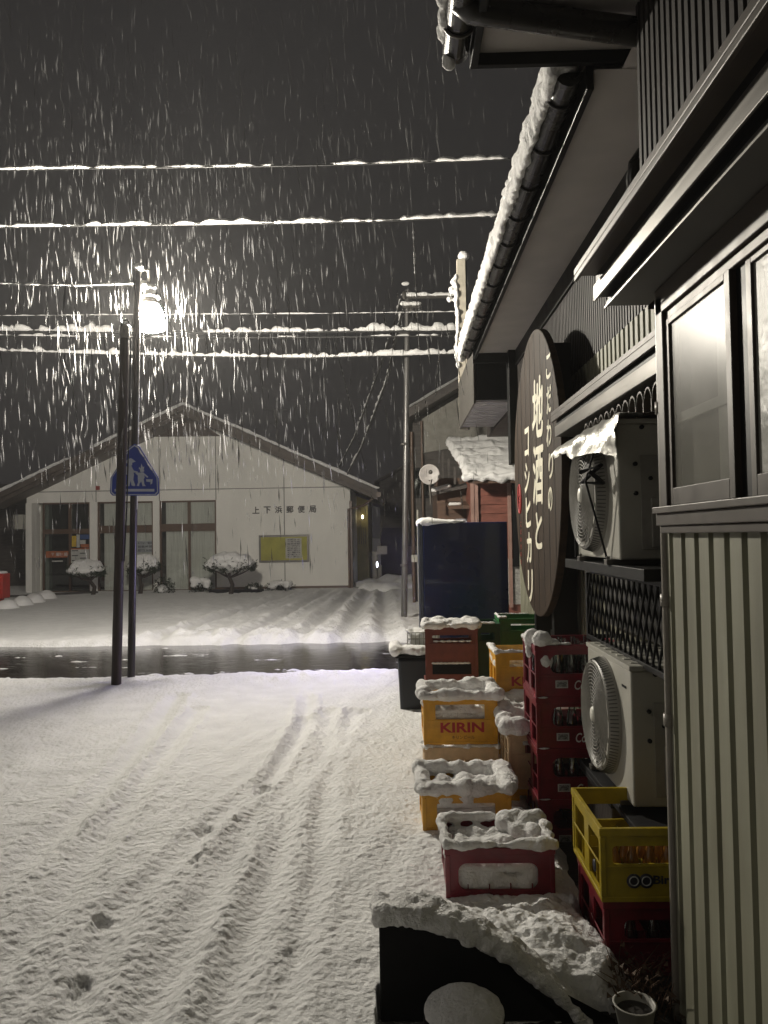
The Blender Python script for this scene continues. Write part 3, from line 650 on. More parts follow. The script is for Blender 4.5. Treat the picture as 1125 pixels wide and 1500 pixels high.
# J bireley crates
cJ2=crate('bottle_crate','red crate on the wet ground under the lemon yellow crate','crate',(.725,2.86,-.03),.43,.40,.27,RED,hole=(.07,.36,.13,.2),rc=.02,group=G,letter=[('Coca-Cola',.035,.22,.07,mat('faint red print',(.30,.05,.06),.5),.01,.2,.18)])
cJ=crate('bottle_crate',"lemon yellow crate with Bireley's lettering under the lower air conditioner",'crate',(.715,2.85,.24),.44,.45,.265,YELL,hole=(.04,.40,.135,.20),rc=.015,group=G,letter=[("Bireley's",.042,.27,.075,BLP,.03,0,.17)])
b=MB()
for dx in (.115,.160): b.lathe((dx,-.0005,.075),[(0,-.002),(.026,-.002),(.026,.001)],24,axis='Y')
b.build('emblem',BLP,cJ); b=MB()
for dx in (.115,.160): b.tube([(dx+.016*math.cos(a),-.003,.075+.016*math.sin(a)) for a in [2*PI*i/20 for i in range(21)]],.0022,5,cap=False)
b.build('emblem_ring',LAB,cJ)
b=MB(); b.lathe((-.001,.10,.09),[(0,-.002),(.022,-.002),(.022,.001)],20,axis='X'); b.build('emblem',BLP,cJ)
ORB=mat('orange drink bottle',(.30,.13,.02),.2,var=.1,coat=.5); b1=None
for i in range(6):
    for j in range(2):
        lo=(.715+.06+.065*i,2.85+.05+.08*j,.254)
        if b1 is None: b1=bottle(lo,.20,.027,'small orange bottle inside the lemon yellow crate','orange bottles in the yellow crate',ORB)
        else: copyb(b1,lo)
b2=None
for i in range(3):
    lo=(.725+.10+.09*i,2.90,-.014)
    if b2 is None: b2=bottle(lo,.22,.028,'clear bottle in the shadowed red crate under the yellow one','clear bottles in the low red crate')
    else: copyb(b2,lo)
w=MB(); w.box(.90,1.20,3.04,3.98,.405,.43); w.box(.90,1.2,3.40,3.98,.38,.405); tag(w.build('support_board',BLACKM,None,.003),'black board laid across the yellow crate beneath the lower air conditioner','board')
w=MB(); w.box(.93,1.22,3.42,3.98,-.03,.10); w.box(.93,1.22,3.5,3.95,.10,.378); tag(w.build('support_block',CONC,None,.005),'dark block under the far end of the lower air conditioner','block')
# ---------------- bin and basket ----------------
bn=thing('trash_bin','black plastic bin with a thick snow cap at the far end of the crates','bin',(.19,7.03,0))
w=MB(); x0,x1,y0,y1=-.035,.38,6.84,7.24
w.hexa([(x0+.02,y0+.02,0),(x1-.02,y0+.02,0),(x1-.02,y1-.02,0),(x0+.02,y1-.02,0)],[(x0,y0,.50),(x1,y0,.50),(x1,y1,.50),(x0,y1,.50)]); w.build('body',mat('dark blue black plastic',(.008,.011,.016),.4,var=.15),bn,.03)
w=MB(); w.box(x0-.02,x1+.02,y0-.02,y1+.02,.50,.53); w.build('lid',BLACKM,bn,.01)
lumps('snow_cap',[('b',x0+.0,x1,y0,y1,.52,.56)]+[('e',x0+random.uniform(-.02,.05)+k*.02,y0+random.uniform(-.02,.04),.56+random.uniform(-.01,.02),.05,.045,.04) for k in range(20)]+[('e',x0-.02,y0+.05*k,.565,.06,.05,.055) for k in range(8)],bn,.014,.012,16,SNOW,91)
bk=thing('wire_basket','small white basket heaped with snow behind the black bin','basket',(.22,7.75,0))
w=MB()
for z in (.50,.56,.62): w.box(.06,.38,7.6,7.61,z,z+.012); w.box(.06,.07,7.6,7.9,z,z+.012); w.box(.37,.38,7.6,7.9,z,z+.012); w.box(.06,.38,7.89,7.9,z,z+.012)
for k in range(9): w.box(.06+k*.039,.068+k*.039,7.595,7.6,.40,.63)
w.build('frame',WHITEP,bk); w=MB(); w.box(.09,.35,7.63,7.87,0,.49); w.build('stand',BLACKM,bk)
lumps('snow_cap',[('b',.08,.36,7.62,7.88,.50,.62)]+[('e',.08+.03*k,7.64+.2*random.random(),.63,.035,.05,.03) for k in range(10)],bk,.014,.01,16,SNOW,92)
# ---------------- black curved box in front ----------------
arc=[(555,1352),(585,1352),(640,1362),(700,1385),(745,1408),(785,1438),(825,1472),(865,1512),(900,1560)]
pts=[at(px,py,Y=2.60) for px,py in arc]; poly=[(p.x,p.z) for p in pts]; poly=poly+[(poly[-1][0],-.03),(poly[0][0],-.03)]
bx=thing('curved_top_box','black box with a quarter round top, snow along its rim, in the bottom foreground','box',(.3,2.7,-.03))
w=MB(); w.prism(poly,lambda a,b,t:(a,t,b),2.60,2.68); w.build('body',BLACKM,bx,.006)
sh=[]
for (a,b),(c,d) in zip(poly[:7],poly[1:8]):
    n=max(1,int(math.hypot(c-a,d-b)/.022))
    for k in range(n):
        q=k/n; x=a+(c-a)*q; z=b+(d-b)*q
        for yy in np.arange(2.615,2.70,.02):
            t=.045*max(.45,1-max(0,(x-.25))*.9)
            t*=1+.25*noise.noise(Vector((x*9,yy*9,0))); sh.append(('e',x,yy,z+t*.45,.030,.030,t*.95))
lumps('snow_cap',sh,bx,.008,.010,24,SNOW,95)
pt=thing('flower_pot','round black pot domed with snow in front of the black curved box','pot',(.17,2.40,-.03))
w=MB(); w.lathe((.175,2.42,-.05),[(.08,-.0),(.115,.13),(.125,.13),(.125,.15),(.11,.15)],28); w.build('pot_body',BLACKM,pt)
lumps('snow_cap',[('e',.175,2.42,.11,.122,.122,.065),('e',.17,2.43,.15,.06,.06,.035)]+[('e',.175+.100*math.cos(a),2.42+.100*math.sin(a),.112,.026,.026,.022+.006*math.sin(a*3)) for a in [2*PI*i/40 for i in range(40)]],pt,.008,.005,20,SNOW,96)
# dead weeds and pale pot by the wall
wd=thing('dead_plant','dry brown plant on the wet ground against the red crate','plant',(.84,2.66,-.03))
w=MB(); rnd=random.Random(5)
for k in range(70):
    x=rnd.uniform(.72,.90); y=rnd.uniform(2.60,2.80); a=rnd.uniform(0,2*PI); l=rnd.uniform(.05,.17)
    w.tube([(x,y,-.03),(x+l*.3*math.cos(a),y+l*.3*math.sin(a),l*.7-.03),(x+l*.8*math.cos(a),y+l*.6*math.sin(a),l-.03)],[.003,.002,.001],4)
w.build('stem',mat('dead stem brown',(.10,.05,.025),.8),wd)
w=MB()
for k in range(160):
    x=rnd.uniform(.68,.92); y=rnd.uniform(2.56,2.82); z=rnd.uniform(-.02,.10); a=rnd.uniform(0,6.3); l=.02
    w.add([(x,y,z),(x+l*math.cos(a),y+l*math.sin(a),z+.01),(x+l*math.cos(a+.8),y+l*math.sin(a+.8),z-.004)],[(0,1,2)])
w.build('foliage',mat('dead leaf',(.09,.055,.03),.8),wd,fixn=False)
pp=thing('flower_pot','pale cracked pot rim poking from the weeds at the foot of the wall','pot',(.72,2.53,-.03))
w=MB(); w.lathe((.735,2.55,0),[(.05,-.03),(.065,.055),(.07,.06),(.062,.06),(.048,-.02)],24); w.build('pot_body',mat('pale stoneware',(.34,.33,.29),.5),pp,fixn=False)
w=MB(); w.lathe((.735,2.55,.035),[(0,0),(.06,0)],20); w.build('soil',CONC,pp,fixn=False)
# ---------------- vending machine ----------------
vm=thing('vending_machine','tall navy blue vending machine seen from its plain side, snow on one corner','vending machine',(.78,9.2,0))
NAVY=mat('navy enamel',(.005,.012,.065),.28,var=.15,sc=2,coat=.4)
vx0=at(616,765,Y=8.8).x; vx1=at(743,765,Y=8.8).x; vz=at(680,765,Y=8.8).z
w=MB(); w.box(vx0+.022,vx1,8.8,9.95,0,vz); w.build('cabinet',NAVY,vm,.012)
w=MB(); w.box(vx0,vx0+.020,8.805,9.945,.05,vz-.004); w.box(vx0-.035,vx0+.0,8.803,8.83,.05,vz-.004); w.build('door',mat('grey enamel edge',(.10,.11,.14),.35),vm,.008)
w=MB(); w.box(vx0-.006,vx0-.002,8.9,9.85,.75,vz-.12); w.build('display_window',mat('lit display',(.6,.6,.7),.4,emit=(.55,.50,1.0),es=24),vm)
w=MB(); w.box(vx0-.008,vx0-.002,9.0,9.75,.15,.45); w.build('delivery_flap',BLACKM,vm)
w=MB()
for q in (8.85,9.85): w.box(vx0+.1,vx1-.1,q,q+.05,-.05,0)
w.build('foot',GREYM,vm)
lumps('snow_cap',[('e',vx0+.03+.05*k,8.86+.1*j,vz+.01,.07,.10,.06*(1-k/11)) for k in range(10) for j in range(10)],vm,.02,.012,10,SNOW,97)
# ---------------- neighbour bay with signboard over the machine ----------------
nb=thing('neighbour_building','dark building beyond the shop with a jutting upper bay over the machine','building',(1.8,10,0))
w=MB(); w.box(1.78,4.5,8.5,11.2,-.03,3.0); w.box(1.3,4.5,8.42,11.2,3.0,3.9); w.build('wall',DRIB,nb)
w=MB(); w.box(.88,1.30,8.42,10.4,3.06,3.62); w.build('bay',BLACKM,nb)
w=MB(); corr(w,.88,8.44,10.38,3.06,3.60,.06,.012,.5); w.build('bay_siding',mat('taupe siding',(.24,.20,.18),.5),nb,fixn=False)
w=MB(); w.box(.86,1.31,8.44,10.38,3.035,3.058)
for k in range(12): w.box(.87,1.30,8.5+k*.16,8.505+k*.16,3.03,3.035)
w.build('bay_soffit',mat('pale bay soffit',(.55,.53,.55),.6),nb)
w=MB(); w.box(.84,.86,8.42,10.42,3.02,3.64); w.build('bay_trim',GREYM,nb,.003)
sb=thing('upright_signboard','tall narrow signboard edge on beyond the gutter, snow clinging on top','sign',(.9,10.6,3))
w=MB(); w.box(.845,.965,10.42,10.50,3.02,5.35); w.box(.93,.985,10.50,10.56,3.02,5.5,1); w.build('panel',[mat('cream sign edge',(.5,.46,.38),.5),BLACK],sb,.004)
lumps('snow_cap',[('e',.84+random.uniform(-.02,.02),10.44,3.9+.12*k,.035,.05,.07) for k in range(11)]+[('e',.80-.03*k,10.45,5.05-.12*k+.0,.05,.05,.05) for k in range(3)]+[('e',.95,10.5,5.42,.09,.06,.08)],sb,.018,.015,9,SNOW,98)
# ---------------- poles, street lamp, warning sign ----------------
b1p=at(170,1010,Z=.0); t1=at(183,480,Y=b1p.y+.02)
p1=thing('wooden_pole','nearer thick wooden pole standing in front of the blue sign','pole',(b1p.x,b1p.y,0),group='two poles at the road edge')
w=MB(); n=24; w.tube([Vector(b1p).lerp(t1,i/n) for i in range(n+1)],[.052-.004*i/n+.0015*math.sin(i*2.1) for i in range(n+1)],14); w.build('shaft',WOOD,p1)
w=MB(); w.lathe(t1,[(.055,-.12),(.056,0),(.04,.03),(0,.04)],14); w.build('cap',GREYM,p1)
w=MB(); cpts=[t1+Vector((-.02,-.06,.0)),t1+Vector((.0,-.06,.06)),t1+Vector((.05,-.05,.065)),t1+Vector((.075,-.04,.0)),t1+Vector((.07,-.03,-.4)),Vector(b1p).lerp(t1,.5)+Vector((.075,-.02,0)),Vector(b1p).lerp(t1,.35)+Vector((.06,-.02,0))]
w.tube(cpts,.008,6); w.build('cable',BLACKM,p1)
b2p=at(192,1000,Z=.0); t2=at(201,398,Y=b2p.y+.02)
p2=thing('street_lamp','thinner dark pole carrying the glowing bell lamp under a snow cap','street lamp',(b2p.x,b2p.y,0),group=None)
w=MB(); w.tube([Vector(b2p).lerp(t2,i/n) for i in range(n+1)],[.042-.006*i/n for i in range(n+1)],14); w.build('pole',mat('dark steel pole',(.035,.030,.027),.35,var=.3,metal=.3,stretch=(2,2,.3),sc=10),p2)
w=MB(); cc=[Vector(b2p).lerp(t2,i/60)+Vector((.042,-.01,0)) for i in range(25,60)]; w.tube(cc,[.005+.006*abs(noise.noise(Vector((0,0,i*.9)))) for i in range(len(cc))],6); w.build('pole_snow',SNOW,p2)
LC=at(220,466,Y=8.75)
w=MB(); w.tube([t2+Vector((0,0,-.12)),t2+Vector((.03,.02,.02)),t2+Vector((.10,.08,.05)),Vector((LC.x,LC.y,LC.z+.33)),Vector((LC.x,LC.y,LC.z+.18))],.02,10); w.tube([t2+Vector((.0,0,-.5)),t2+Vector((.05,.05,-.2)),(LC.x-.02,LC.y,LC.z+.25)],.009,8)
w.build('arm',GREYM,p2)
w=MB(); w.lathe(LC,[(.0,.235),(.06,.23),(.085,.205),(.10,.165),(.10,.15)],28); w.build('lamp_cap',GREYM,p2,fixn=False)
LAMPM=mat('lamp glow',(1,1,1),.5,emit=(1.0,.93,.80),es=2050)
w=MB(); w.lathe(LC,[(.095,.165),(.13,.10),(.155,.01),(.165,-.08),(.158,-.125)],32); w.build('lamp_globe',LAMPM,p2,fixn=False)
w=MB(); w.lathe(LC,[(.158,-.125),(.10,-.15),(.0,-.158)],32); w.build('lamp_base',mat('lamp underside',(.8,.8,.8),.5,emit=(1.0,.93,.80),es=260),p2,fixn=False)
lumps('snow_cap',[('e',LC.x,LC.y,LC.z+.34,.09,.09,.06),('e',LC.x-.06,LC.y-.05,LC.z+.36,.07,.06,.07),('e',t2.x+.02,t2.y,t2.z+.05,.06,.06,.05),('e',LC.x,LC.y,LC.z+.25,.10,.10,.03),('e',LC.x-.10,LC.y-.1,LC.z+.26,.03,.03,.10),('e',LC.x+.07,LC.y,LC.z+.245,.05,.05,.03)],p2,.011,.012,22,SNOW,99)
# sign
SY=b2p.y-.075
def spt(px,py,dy=0): q=at(px,py,Y=SY+dy); return (q.x,q.z)
PEN=[(197,650),(205,655),(232,700),(233,722),(229,726),(165,726),(161,722),(162,700),(190,655)]
rs=thing('road_sign','blue five sided crossing sign showing two white walking children','sign',(-2.97,SY,2.0))
BLUE=mat('sign blue',(.018,.045,.30),.4,var=.08); WSG=mat('sign white film',(.42,.46,.55),.4,var=.05)
cxs,czs=spt(197,697)
def scl(poly,k): return [(cxs+(a-cxs)*k,czs+(b-czs)*k) for a,b in poly]
P0=[spt(*q) for q in PEN]
w=MB(); w.prism(P0,lambda a,b,t:(a,t,b),SY,SY+.012); w.build('plate',BLUE,rs,.001)
w=MB(); 
P1=scl(P0,.965); P2=scl(P0,.925); n=len(P1)
w.add([(a,SY-.0015,b) for a,b in P1]+[(a,SY-.0015,b) for a,b in P2],[(i,(i+1)%n,n+(i+1)%n,n+i) for i in range(n)])
def zp(zx,zy): return spt(130+zx/3.95,380+zy/3.95)
def blob(pts): w.add([(a,SY-.002,b) for a,b in [zp(*q) for q in pts]],[tuple(range(len(pts)))])
blob([(150,1328),(380,1328),(380,1343),(150,1343)])
# adult: hat, head, body, legs, arms
blob([(215,1172),(225,1155),(245,1150),(258,1158),(272,1170),(255,1176),(218,1180)])
blob([(224,1178),(252,1176),(252,1190),(240,1198),(226,1192)])
blob([(215,1198),(248,1196),(256,1212),(262,1245),(225,1250),(212,1240)])
blob([(225,1248),(262,1244),(258,1275),(270,1308),(262,1312),(248,1308),(243,1280),(236,1312),(215,1312),(228,1280)])
blob([(248,1200),(262,1222),(285,1228),(283,1236),(255,1232)])
# child
blob([(292,1200),(300,1210),(305,1180),(312,1200),(322,1200),(318,1216),(302,1220),(290,1212)])
blob([(296,1218),(320,1217),(322,1226),(308,1232),(297,1228)])
blob([(284,1234),(318,1232),(324,1262),(318,1272),(284,1272)])
blob([(284,1270),(318,1270),(322,1300),(330,1311),(312,1312),(304,1284),(294,1298),(292,1312),(278,1310),(286,1290)])
blob([(318,1234),(345,1258),(340,1264),(320,1248)])
blob([(286,1236),(276,1230),(270,1238),(284,1250)])
blob([(332,1272),(370,1272),(368,1296),(360,1302),(356,1288),(334,1286)])
w.build('pictogram',WSG,rs,fixn=False)
w=MB(); 
for z in (at(197,680,Y=SY).z,at(197,715,Y=SY).z): w.box(b2p.x-.07,b2p.x+.09,SY+.012,SY+.03,z-.015,z+.015)
w.build('clamp',GREYM,rs)
sp=[spt(200+ k*1.5,653+k*2.4) for k in range(17)]
lumps('snow_edge',[('e',a+.004,SY+.005,b,.013+.006*math.sin(a*70),.012,.012) for a,b in sp],rs,.006,.004,40,SNOW,7)
# utility pole
ub=at(592,908,Z=0); ut=at(597,425,Y=ub.y)
up=thing('utility_pole','slender pale utility pole beyond the road with snowy crossarms','utility pole',(ub.x,ub.y,0))
w=MB(); w.tube([(ub.x,ub.y,-.05),tuple(ut)],[.06,.05],14); w.build('shaft',mat('galvanised pole',(.17,.165,.16),.35,metal=.5,var=.15,stretch=(2,2,.4)),up)
w=MB()
for (x0,x1,yy) in ((590,668,436),(590,615,450),(585,600,487)): a=at(x0,yy,Y=ub.y-.08); b=at(x1,yy,Y=ub.y-.08); w.box(a.x,b.x,ub.y-.10,ub.y-.04,a.z-.02,a.z+.02)
for (x,yy) in ((592,432),(603,455),(610,458),(604,478)): a=at(x,yy,Y=ub.y-.1); w.lathe(a,[(.03,-.08),(.045,0),(.03,.06),(0,.08)],10)
w.build('crossarm',GREYM,up); a=at(604,468,Y=ub.y-.1); w=MB(); w.lathe(a,[(0,-.12),(.08,-.12),(.08,.10),(0,.12)],12); w.build('transformer',BLACKM,up)
sh=[]
for (x0,x1,yy) in ((590,668,434),(590,617,447),(585,600,484),(592,600,418)):
    k=x0
    while k<x1: q=at(k,yy,Y=ub.y-.07); sh.append(('e',q.x,q.y,q.z+.03,.06,.05,.035+.02*random.random())); k+=4
lumps('arm_snow',sh,up,.02,.02,8,SNOW,12)
for yy in (651,828): q=at(592,yy,Y=ub.y); w=MB(); w.lathe(q,[(.064,-.02),(.072,-.02),(.072,.02),(.064,.02)],12); w.build('band',GREYM,up)
# ---------------- overhead wires ----------------
WIRE=mat('black wire',(.02,.02,.02),.5); rnd=random.Random(3)
def wire(label,pts,Y,r=.012,snow=.035,gap=0,seed=0,ext=None,grp='snow laden overhead wires'):
    P=[at(px,py,Y=Y if not isinstance(Y,(list,tuple)) else Y[i]) for i,(px,py) in enumerate(pts)]
    if ext:
        if 'l' in ext: d=(P[0]-P[1]).normalized(); P=[P[0]+d*7]+P
        if 'r' in ext: d=(P[-1]-P[-2]).normalized(); P=P+[P[-1]+d*5]
    t=thing('overhead_wire',label,'wire',tuple(P[0]),group=grp)
    path=[]
    for a,b in zip(P[:-1],P[1:]):
        n=max(2,int((b-a).length/.05))
        for k in range(n): path.append(a.lerp(b,k/n))
    path.append(P[-1]); w=MB(); w.tube(path[::4]+[path[-1]],r,6); w.build('cable',WIRE,t)
    if snow:
        s=MB(); run=[];rr=[]
        def flush():
            nonlocal run,rr
            if len(run)>3: rr[0]=.001; rr[-1]=.001; s.tube(run,rr,7,sq=1)
            run=[];rr=[]
        for i,p in enumerate(path):
            n1=noise.noise(Vector((i*.05,seed*3.1,0))); n2=noise.noise(Vector((i*.33,seed*1.7,5))); n3=noise.noise(Vector((i*.9,seed,9)))
            if n1<gap-.55+.25*n2: flush(); continue
            q=snow*(.50+.6*max(0,n1)+.65*n2+.4*n3); q=max(q,snow*.22); run.append(p+Vector((0,0,r*.4+q*.55+snow*.25*n2))); rr.append(q)
        flush()
        if s.v: s.build('wire_snow',SNOW,t)
    return t
wire('highest overhead wire across the sky with patchy snow',[(-5,249),(200,246),(420,243),(560,240),(745,233)],8.9,.011,.036,.22,1,'lr')
wire('second highest wire across the sky, evenly caked in snow',[(-5,333),(180,330),(400,327),(560,324),(720,316)],9.0,.012,.045,-.1,2,'lr')
wire('short wire running from the left edge to the lamp pole top',[(-5,416),(60,418),(120,419),(203,416)],8.6,.006,.018,.1,3,'l')
wire('thinnest wire, passing behind the glowing lamp',[(-5,463),(250,461),(450,460),(672,457)],14.3,.008,.018,.1,4,'lr')
wire('thick double cable heavily loaded with snow just below lamp height',[(-5,485),(120,486),(300,488),(470,486),(670,484)],14.4,.03,.085,-.05,5,'lr')
wire('slack companion cable hanging a hand below the thick double cable',[(-5,492),(120,494),(300,495),(470,494),(670,492)],14.5,.02,.03,.3,15,'lr')
wire('lowest overhead cable with twisted snow lumps, crossing behind the poles',[(-5,514),(120,518),(300,522),(450,524),(670,518)],14.2,.022,.07,.0,6,'lr')
ap=at(548,712,Y=23)
wire('left slanting drop wire from the utility pole to the post office eave',[(589,436),(560,530),(520,640),(497,684)],[14.5,17,21,22.6],.028,.048,.2,7,grp='drop wires at the utility pole')
wire('right slanting drop wire from the utility pole to the post office eave',[(590,455),(566,560),(530,655),(508,697)],[14.5,17,21,22.6],.028,.05,.1,8,grp='drop wires at the utility pole')
wire('dangling snowy cord left of the slanting drop wires',[(488,492),(505,560),(520,625),(536,690)],[14.4,17,20,22.6],.01,.018,.2,9,grp='drop wires at the utility pole')
wire('vertical snowy cord hanging down past the utility pole top',[(605,325),(608,400),(612,470),(616,545)],[9.1,11,13,16],.007,.014,.05,10,grp='drop wires at the utility pole')
wire('dim cord hanging right of the utility pole',[(648,488),(642,530),(638,580)],[14.4,15,16],.008,.014,.2,11,grp='drop wires at the utility pole')
# ---------------- post office ----------------
PY=23.45; RY=22.55
def fz(px,py,Y=PY): q=at(px,py,Y=Y); return q.x,q.z
po=thing('post_office','low cream gabled building across the road with dark lettering on its front','building',(-6.1,PY,0))
PW=mat('cream render panel',(.84,.825,.77),.7,var=.07,sc=1.2,stretch=(1,1,.35),bump=.001)
BROWN=mat('brown anodised frame',(.12,.075,.05),.4,var=.1)
FAS=mat('weathered bargeboard',(.10,.08,.065),.6,var=.2,sc=4)
xl=fz(39,800)[0]; xr=fz(514,800)[0]; zt=fz(280,733)[1]; zj=fz(280,717)[1]
axx,azz=at(268,592,Y=RY).x,at(268,592,Y=RY).z
xe=at(553,716,Y=RY).x; ze=at(553,716,Y=RY).z; sl_=(azz-ze)/(xe-axx); xel=axx-(xe-axx)*1.02
roofz=lambda x: azz-abs(x-axx)*sl_
X=lambda px: fz(px,800)[0]
w=MB(); zz=-.03
w.box(X(317),xr,PY,PY+.2,zz,zt); w.box(xl,X(48),PY-.06,PY+.2,zz,zt); w.box(X(132),X(143),PY-.03,PY+.2,zz,zt); w.box(X(224.5),X(234),PY-.03,PY+.2,zz,zt)
dz=.30
w.prism([(xl,zt),(xr,zt),(xr,roofz(xr)-dz),(axx,azz-dz),(xl,roofz(xl)-dz)],lambda a,b,t:(a,t,b),PY,PY+.2)
w.box(xr-.2,xr,PY+.2,33,zz,roofz(xr)-.3); w.box(xl,xl+.2,PY+.2,33,zz,roofz(xl)-.3); w.box(X(48),X(61),PY+.5,PY+.7,zz,zt); w.box(xl+.2,X(61),PY+.2,PY+.7,zt-.01,zt+.1)
w.build('wall',PW,po)
w=MB()
for px in (141,234,317,417):
    x=X(px); z0=0 if px==417 else zt; w.box(x-.012,x+.012,PY-.002,PY+.01,z0,roofz(x)-dz)
for z in (zj,): w.box(xl,xr,PY-.002,PY+.01,z-.012,z+.012)
w.build('panel_joint',mat('joint sealant',(.14,.13,.12),.7),po)
w=MB(); a=fz(228,640);b=fz(271,609);c=fz(323,639); w.prism([a,(b[0]-.15,b[1]),(b[0]+.15,b[1]),c],lambda q,r,t:(q,t,r),PY-.03,PY+.05); w.build('gable_vent',mat('brown vent louvre',(.10,.075,.06),.6,sc=30,stretch=(.1,.1,6),var=.35),po)
w=MB()
for s in (1,-1):
    xx=xe if s>0 else xel
    lo=[(axx,RY,azz-.14),(xx,RY,roofz(xx)-.14),(xx,33.5,roofz(xx)-.14),(axx,33.5,azz-.14)]; hi=[(q[0],q[1],q[2]+.14) for q in lo]; w.hexa(lo,hi)
rf=w.build('roof',mat('dark roof tile',(.06,.055,.05),.6,sc=12),po)
w=MB()
for s in (1,-1):
    xx=xe if s>0 else xel
    for (y0,d0,d1) in ((RY-.03,.05,.20),(RY+.05,.20,.33)):
        lo=[(axx,y0,azz-d1),(xx,y0,roofz(xx)-d1),(xx,y0+.04,roofz(xx)-d1),(axx,y0+.04,azz-d1)]; hi=[(q[0],q[1],q[2]+d1-d0) for q in lo]; w.hexa(lo,hi)
    q=[(axx,RY+.1,azz-.34),(xx,RY+.1,roofz(xx)-.34),(xx,PY,roofz(xx)-.32),(axx,PY,azz-.32)]; w.add(q,[(0,1,2,3)])
w.build('bargeboard',FAS,po,fixn=False)
for s in (1,-1):
    xx=xe if s>0 else xel
    o=slab('roof_snow',(axx,RY,azz),(xx,RY,roofz(xx)),(xx,33,roofz(xx)),(axx,33,azz),.07,rf,90,20,1.1,1.3,SNOW,4 if s>0 else 8,.25)
sh=[]; rn=random.Random(9); xx=xel
while xx<xe:
    n_=noise.noise(Vector((xx*.8,3,0)))
    if n_>-.25 or xx>axx+.3: sh.append(('e',xx,RY-.01,roofz(xx)+.025+.02*n_,.09,.07,.035+.03*max(0,n_)))
    xx+=.07
lumps('roof_snow',sh,rf,.025,.02,5,SNOW,77,'broken line of snow along the front verge')
w=MB(); w.lathe((axx,RY+.1,azz),[(.0,.22),(.07,.2),(.09,.1),(.07,-.02)],10); w.build('ridge_tile',FAS,rf)
# gutters at right eave
w=MB(); w.box(xe-.03,xe+.10,RY-.05,33,ze-.24,ze-.10); w.tube([(xe-.05,RY+.3,ze-.2),(xe-.45,PY-.08,ze-.45),(xr-.05,PY-.08,ze-.55),(xr-.05,PY-.08,0)],.04,8); w.build('gutter',BROWN,po)
w=MB(); w.box(xr-.03,xr+.05,PY-.04,PY+.4,0,ze-.3); w.build('corner_strip',BROWN,po)
# windows
PANE2=glass('thin pane',(.93,.94,.93),.03,.03)
CURT=mat('pale net curtain',(.75,.75,.70),.9,sc=14,stretch=(3,1,.1),var=.12)
def pow_(x0p,x1p,divs,trans,lab,curtain=True):
    x0,x1=X(x0p),X(x1p); f=MB(); y=PY+.02; t=.05; zt_=zt
    zA=fz(280,trans[0])[1]; zB=fz(280,trans[1])[1]
    f.box(x0,x0+t,y,y+.08,zz,zt_); f.box(x1-t,x1,y,y+.08,zz,zt_); f.box(x0+t,x1-t,y,y+.08,zt_-t,zt_); f.box(x0+t,x1-t,y-.01,y+.08,zB,zA); f.box(x0+t,x1-t,y,y+.08,zz,zz+.08)
    for d in divs: f.box(X(d)-.045,X(d)+.045,y-.005,y+.085,zA,zt_-t); f.box(X(d)-.035,X(d)+.035,y-.005,y+.085,zz+.08,zB)
    o=f.build('window',BROWN,po); o['label']=lab
    p=MB(); p.box(x0+t,x1-t,y+.03,y+.036,zA,zt_-t); p.box(x0+t,x1-t,y+.03,y+.036,zz+.08,zB); p.build('pane',PANE2 if curtain else PANE,o)
    if curtain:
        c=MB(); c.box(x0+t+.12,x1-t,PY+.10,PY+.12,zz+.08,zt_-t); c.build('curtain',CURT,o)
    return o
pow_(143,224.5,[],(768,779),'left window of the post office beside the entrance')
w3=pow_(234,317,[277],(767,778),'right window of the post office with a central mullion')
w=MB(); w.box(X(62),X(132),PY+1.2,PY+1.25,zz,zt); w.box(X(40),X(330),PY+1.3,PY+1.35,zz,zt+.1); w.build('interior_wall',mat('dim interior wall',(.10,.09,.08),.8),po)
dr=pow_(62,132,[102],(772,779),'dark glazed entrance of the post office with stickers',False)
w=MB(); yy=PY+.012
def pbox(mb,x0,x1,y0,y1,m=0,y=yy): a=fz(x0,y1);b=fz(x1,y0); mb.box(a[0],b[0],y-.006,y,a[1],b[1],m)
pbox(w,105,111.5,785,801,0); pbox(w,112,116.5,783,802,1); pbox(w,117,131,783,790,2); pbox(w,117,125,791,797,1); pbox(w,118,130,797,802,3)
pbox(w,104,130,803,829,1,yy+.002)
for k in range(6): pbox(w,105+ (k%2)*12,114+(k%2)*12,806+k*3.6,807.5+k*3.6,4,yy-.001)
pbox(w,104,130,803,805,3,yy-.002); pbox(w,67,100,807,817,3); pbox(w,76,92,821,823,1)
w.build('sticker',[mat('yellow sticker',(.6,.40,.04),.6),mat('paper sticker',(.50,.50,.47),.7),mat('blue sticker',(.04,.08,.22),.6),mat('orange red sticker',(.42,.13,.05),.6),BLP],dr)
w=MB(); c=fz(87,812); text('〒 郵便局',.11,lambda a,b:(c[0]+a,yy-.010,c[1]+b),w,0,.01,0,.5); w.build('lettering',WHT,dr,fixn=False)
w=MB(); pbox(w,200,224,792,809,0,PY+.03)
for k in range(3): 
    c=fz(212,795.5+k*5.2); text(['ＡＴＭご案内','営業時間','窓口 9:00'][k],.07,lambda a,b:(c[0]+a,PY+.022,c[1]+b),w,1,.01,0,.45)
w.build('notice',[mat('grey window notice',(.34,.36,.37),.7),BLP],po,fixn=False)
w=MB(); pbox(w,183,187,814,834,0,PY-.04); w.build('wall_sign',WHITEP,po)
